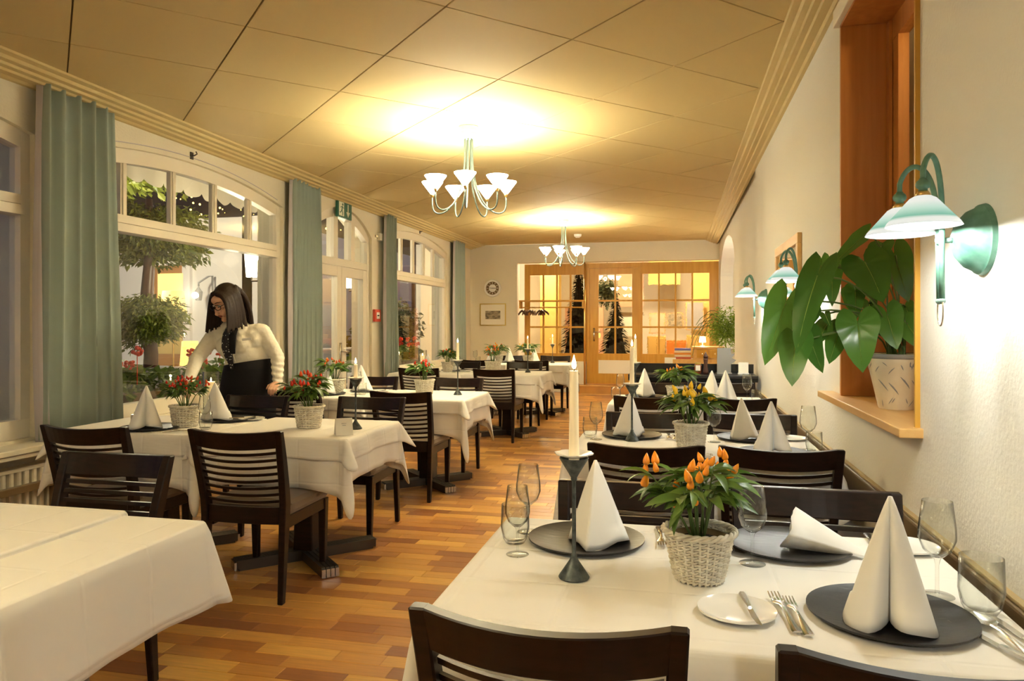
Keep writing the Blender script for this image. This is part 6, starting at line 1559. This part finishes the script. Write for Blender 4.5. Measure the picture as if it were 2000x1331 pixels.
E_ = [(CH + Vector((0, 0.005, 0.0)), (0.172, 0.120, 0.16), Matrix.Rotation(0.2, 3, 'Z')),
      (WA + Vector((0, 0, 0.05)), (0.168, 0.135, 0.14), Matrix.Rotation(0.2, 3, 'Z')), (WA + Vector((0.0, 0, -0.02)), (0.172, 0.138, 0.10), Matrix.Rotation(0.2, 3, 'Z'))]
def wrinkle(p):
    q = Vector((p.x * 9, p.y * 9, p.z * 20)); w_ = noise.noise(q) * 0.5 + noise.noise(q * 2.3 + Vector((3, 1, 2))) * 0.3
    dia = math.sin((p.z * 1.2 + p.x * 0.9) * 70 + 4 * noise.noise(p * 6)) * max(0, noise.noise(p * 5 + Vector((7, 0, 0))) + 0.1)
    lowcuff = 0.0035 * math.sin(p.z * 160 + p.x * 40) * max(0, min(1, (1.12 - p.z) / 0.1)) * (abs(p.x + 0.02) > 0.17)
    return 0.0018 * w_ + 0.0022 * dia + lowcuff
bl = blob('blouse', C_, E_, 0.0065, 'blouse', wo, 8, 2, wrinkle)
MB().tube([V(-3.170, 4.786, 1.20), V(-3.163, 4.783, 1.12), V(-3.155, 4.80, 1.05)], 0.0035, 6).build('placket', 'blouse', wo, smooth=True)
for k in range(3): MB().sphere(V(-3.150 - 0.004 * k, 4.793 - 0.004 * k, 1.06 + 0.05 * k), (0.005, 0.003, 0.005), 8).build('button', 'white_plastic', wo, smooth=True)
# collar, scarf, name tag
co = MB()
for s in (-1, 1): co.add([V(-3.225, 4.862, 1.355) + Vector((0.012 * s, 0, 0)), V(-3.225, 4.90, 1.385) + Vector((0.058 * s, 0.0, 0)), V(-3.22, 4.845, 1.330) + Vector((0.092 * s, 0.0, -0.01)), V(-3.225, 4.812, 1.285) + Vector((0.045 * s, 0, 0))], [(0, 1, 2, 3)])
c2 = co.build('collar', 'blouse', wo); sd_ = c2.modifiers.new('t', 'SOLIDIFY'); sd_.thickness = 0.005
s_ = MB()
s_.loft([[V(-3.185 + 0.006 * math.sin(j) + w_ * math.cos(a), y + 0.018 * math.sin(a) - 0.008 * math.sin(2 * a), z) for a in [2 * PI * k / 16 for k in range(16)]] for j, (y, z, w_) in enumerate(((4.815, 1.325, 0.030), (4.790, 1.300, 0.043), (4.765, 1.262, 0.050), (4.752, 1.215, 0.046), (4.752, 1.16, 0.042), (4.772, 1.10, 0.032), (4.800, 1.04, 0.018), (4.808, 1.00, 0.004)))])
s_.build('scarf', 'dotted_scarf', wo, smooth=True)
s_ = MB(); s_.loft([[V(-3.145 + w_ * math.cos(a), y + 0.014 * math.sin(a), z) for a in [2 * PI * k / 12 for k in range(12)]] for y, z, w_ in ((4.785, 1.29, 0.020), (4.752, 1.25, 0.030), (4.748, 1.20, 0.028), (4.745, 1.15, 0.026), (4.758, 1.115, 0.015))])
s_.build('scarf_end', 'black_cloth', wo, smooth=True)
MB().box(-0.033, 0.033, -0.004, 0.003, -0.009, 0.009, Matrix.Translation(V(-3.055, 4.790, 1.222)) @ Matrix.Rotation(0.35, 4, 'Z') @ Matrix.Rotation(-0.12, 4, 'Y')).build('name_tag', 'white_plastic', wo, bevel=0.001, seg=1)
# long black bistro apron over a skirt
rings = []
for j in range(10):
    v = j / 9; z = 1.045 - 0.63 * v
    rings.append([(0.015 + (0.176 + 0.032 * math.sin(min(1, v * 2.2) * PI / 2) + 0.01 * v) * math.cos(a), 0.005 + (0.146 + 0.035 * math.sin(min(1, v * 2) * PI / 2) + 0.006 * v * math.sin(5 * a)) * math.sin(a), z + 0.028 * math.cos(a) * (1 - v)) for a in [2 * PI * k / 40 for k in range(40)]])
MB().loft(rings).build('apron', 'black_cloth', wo, smooth=True)
for s in (-1, 1):
    x = -3.07 if s > 0 else -3.24
    MB().loft([[V(x + 0.012 * s + w_ * math.cos(a), y + 0.012 * math.sin(a), z0 + h * max(0, math.sin(a))) for a in [2 * PI * k / 12 for k in range(12)]] for y, w_, z0, h in ((5.07, 0.030, 0.005, 0.08), (5.02, 0.042, 0.002, 0.09), (4.93, 0.046, 0.002, 0.06), (4.84, 0.044, 0.002, 0.045), (4.79, 0.022, 0.004, 0.03))]).build('shoe', 'black_gloss', wo, smooth=True)
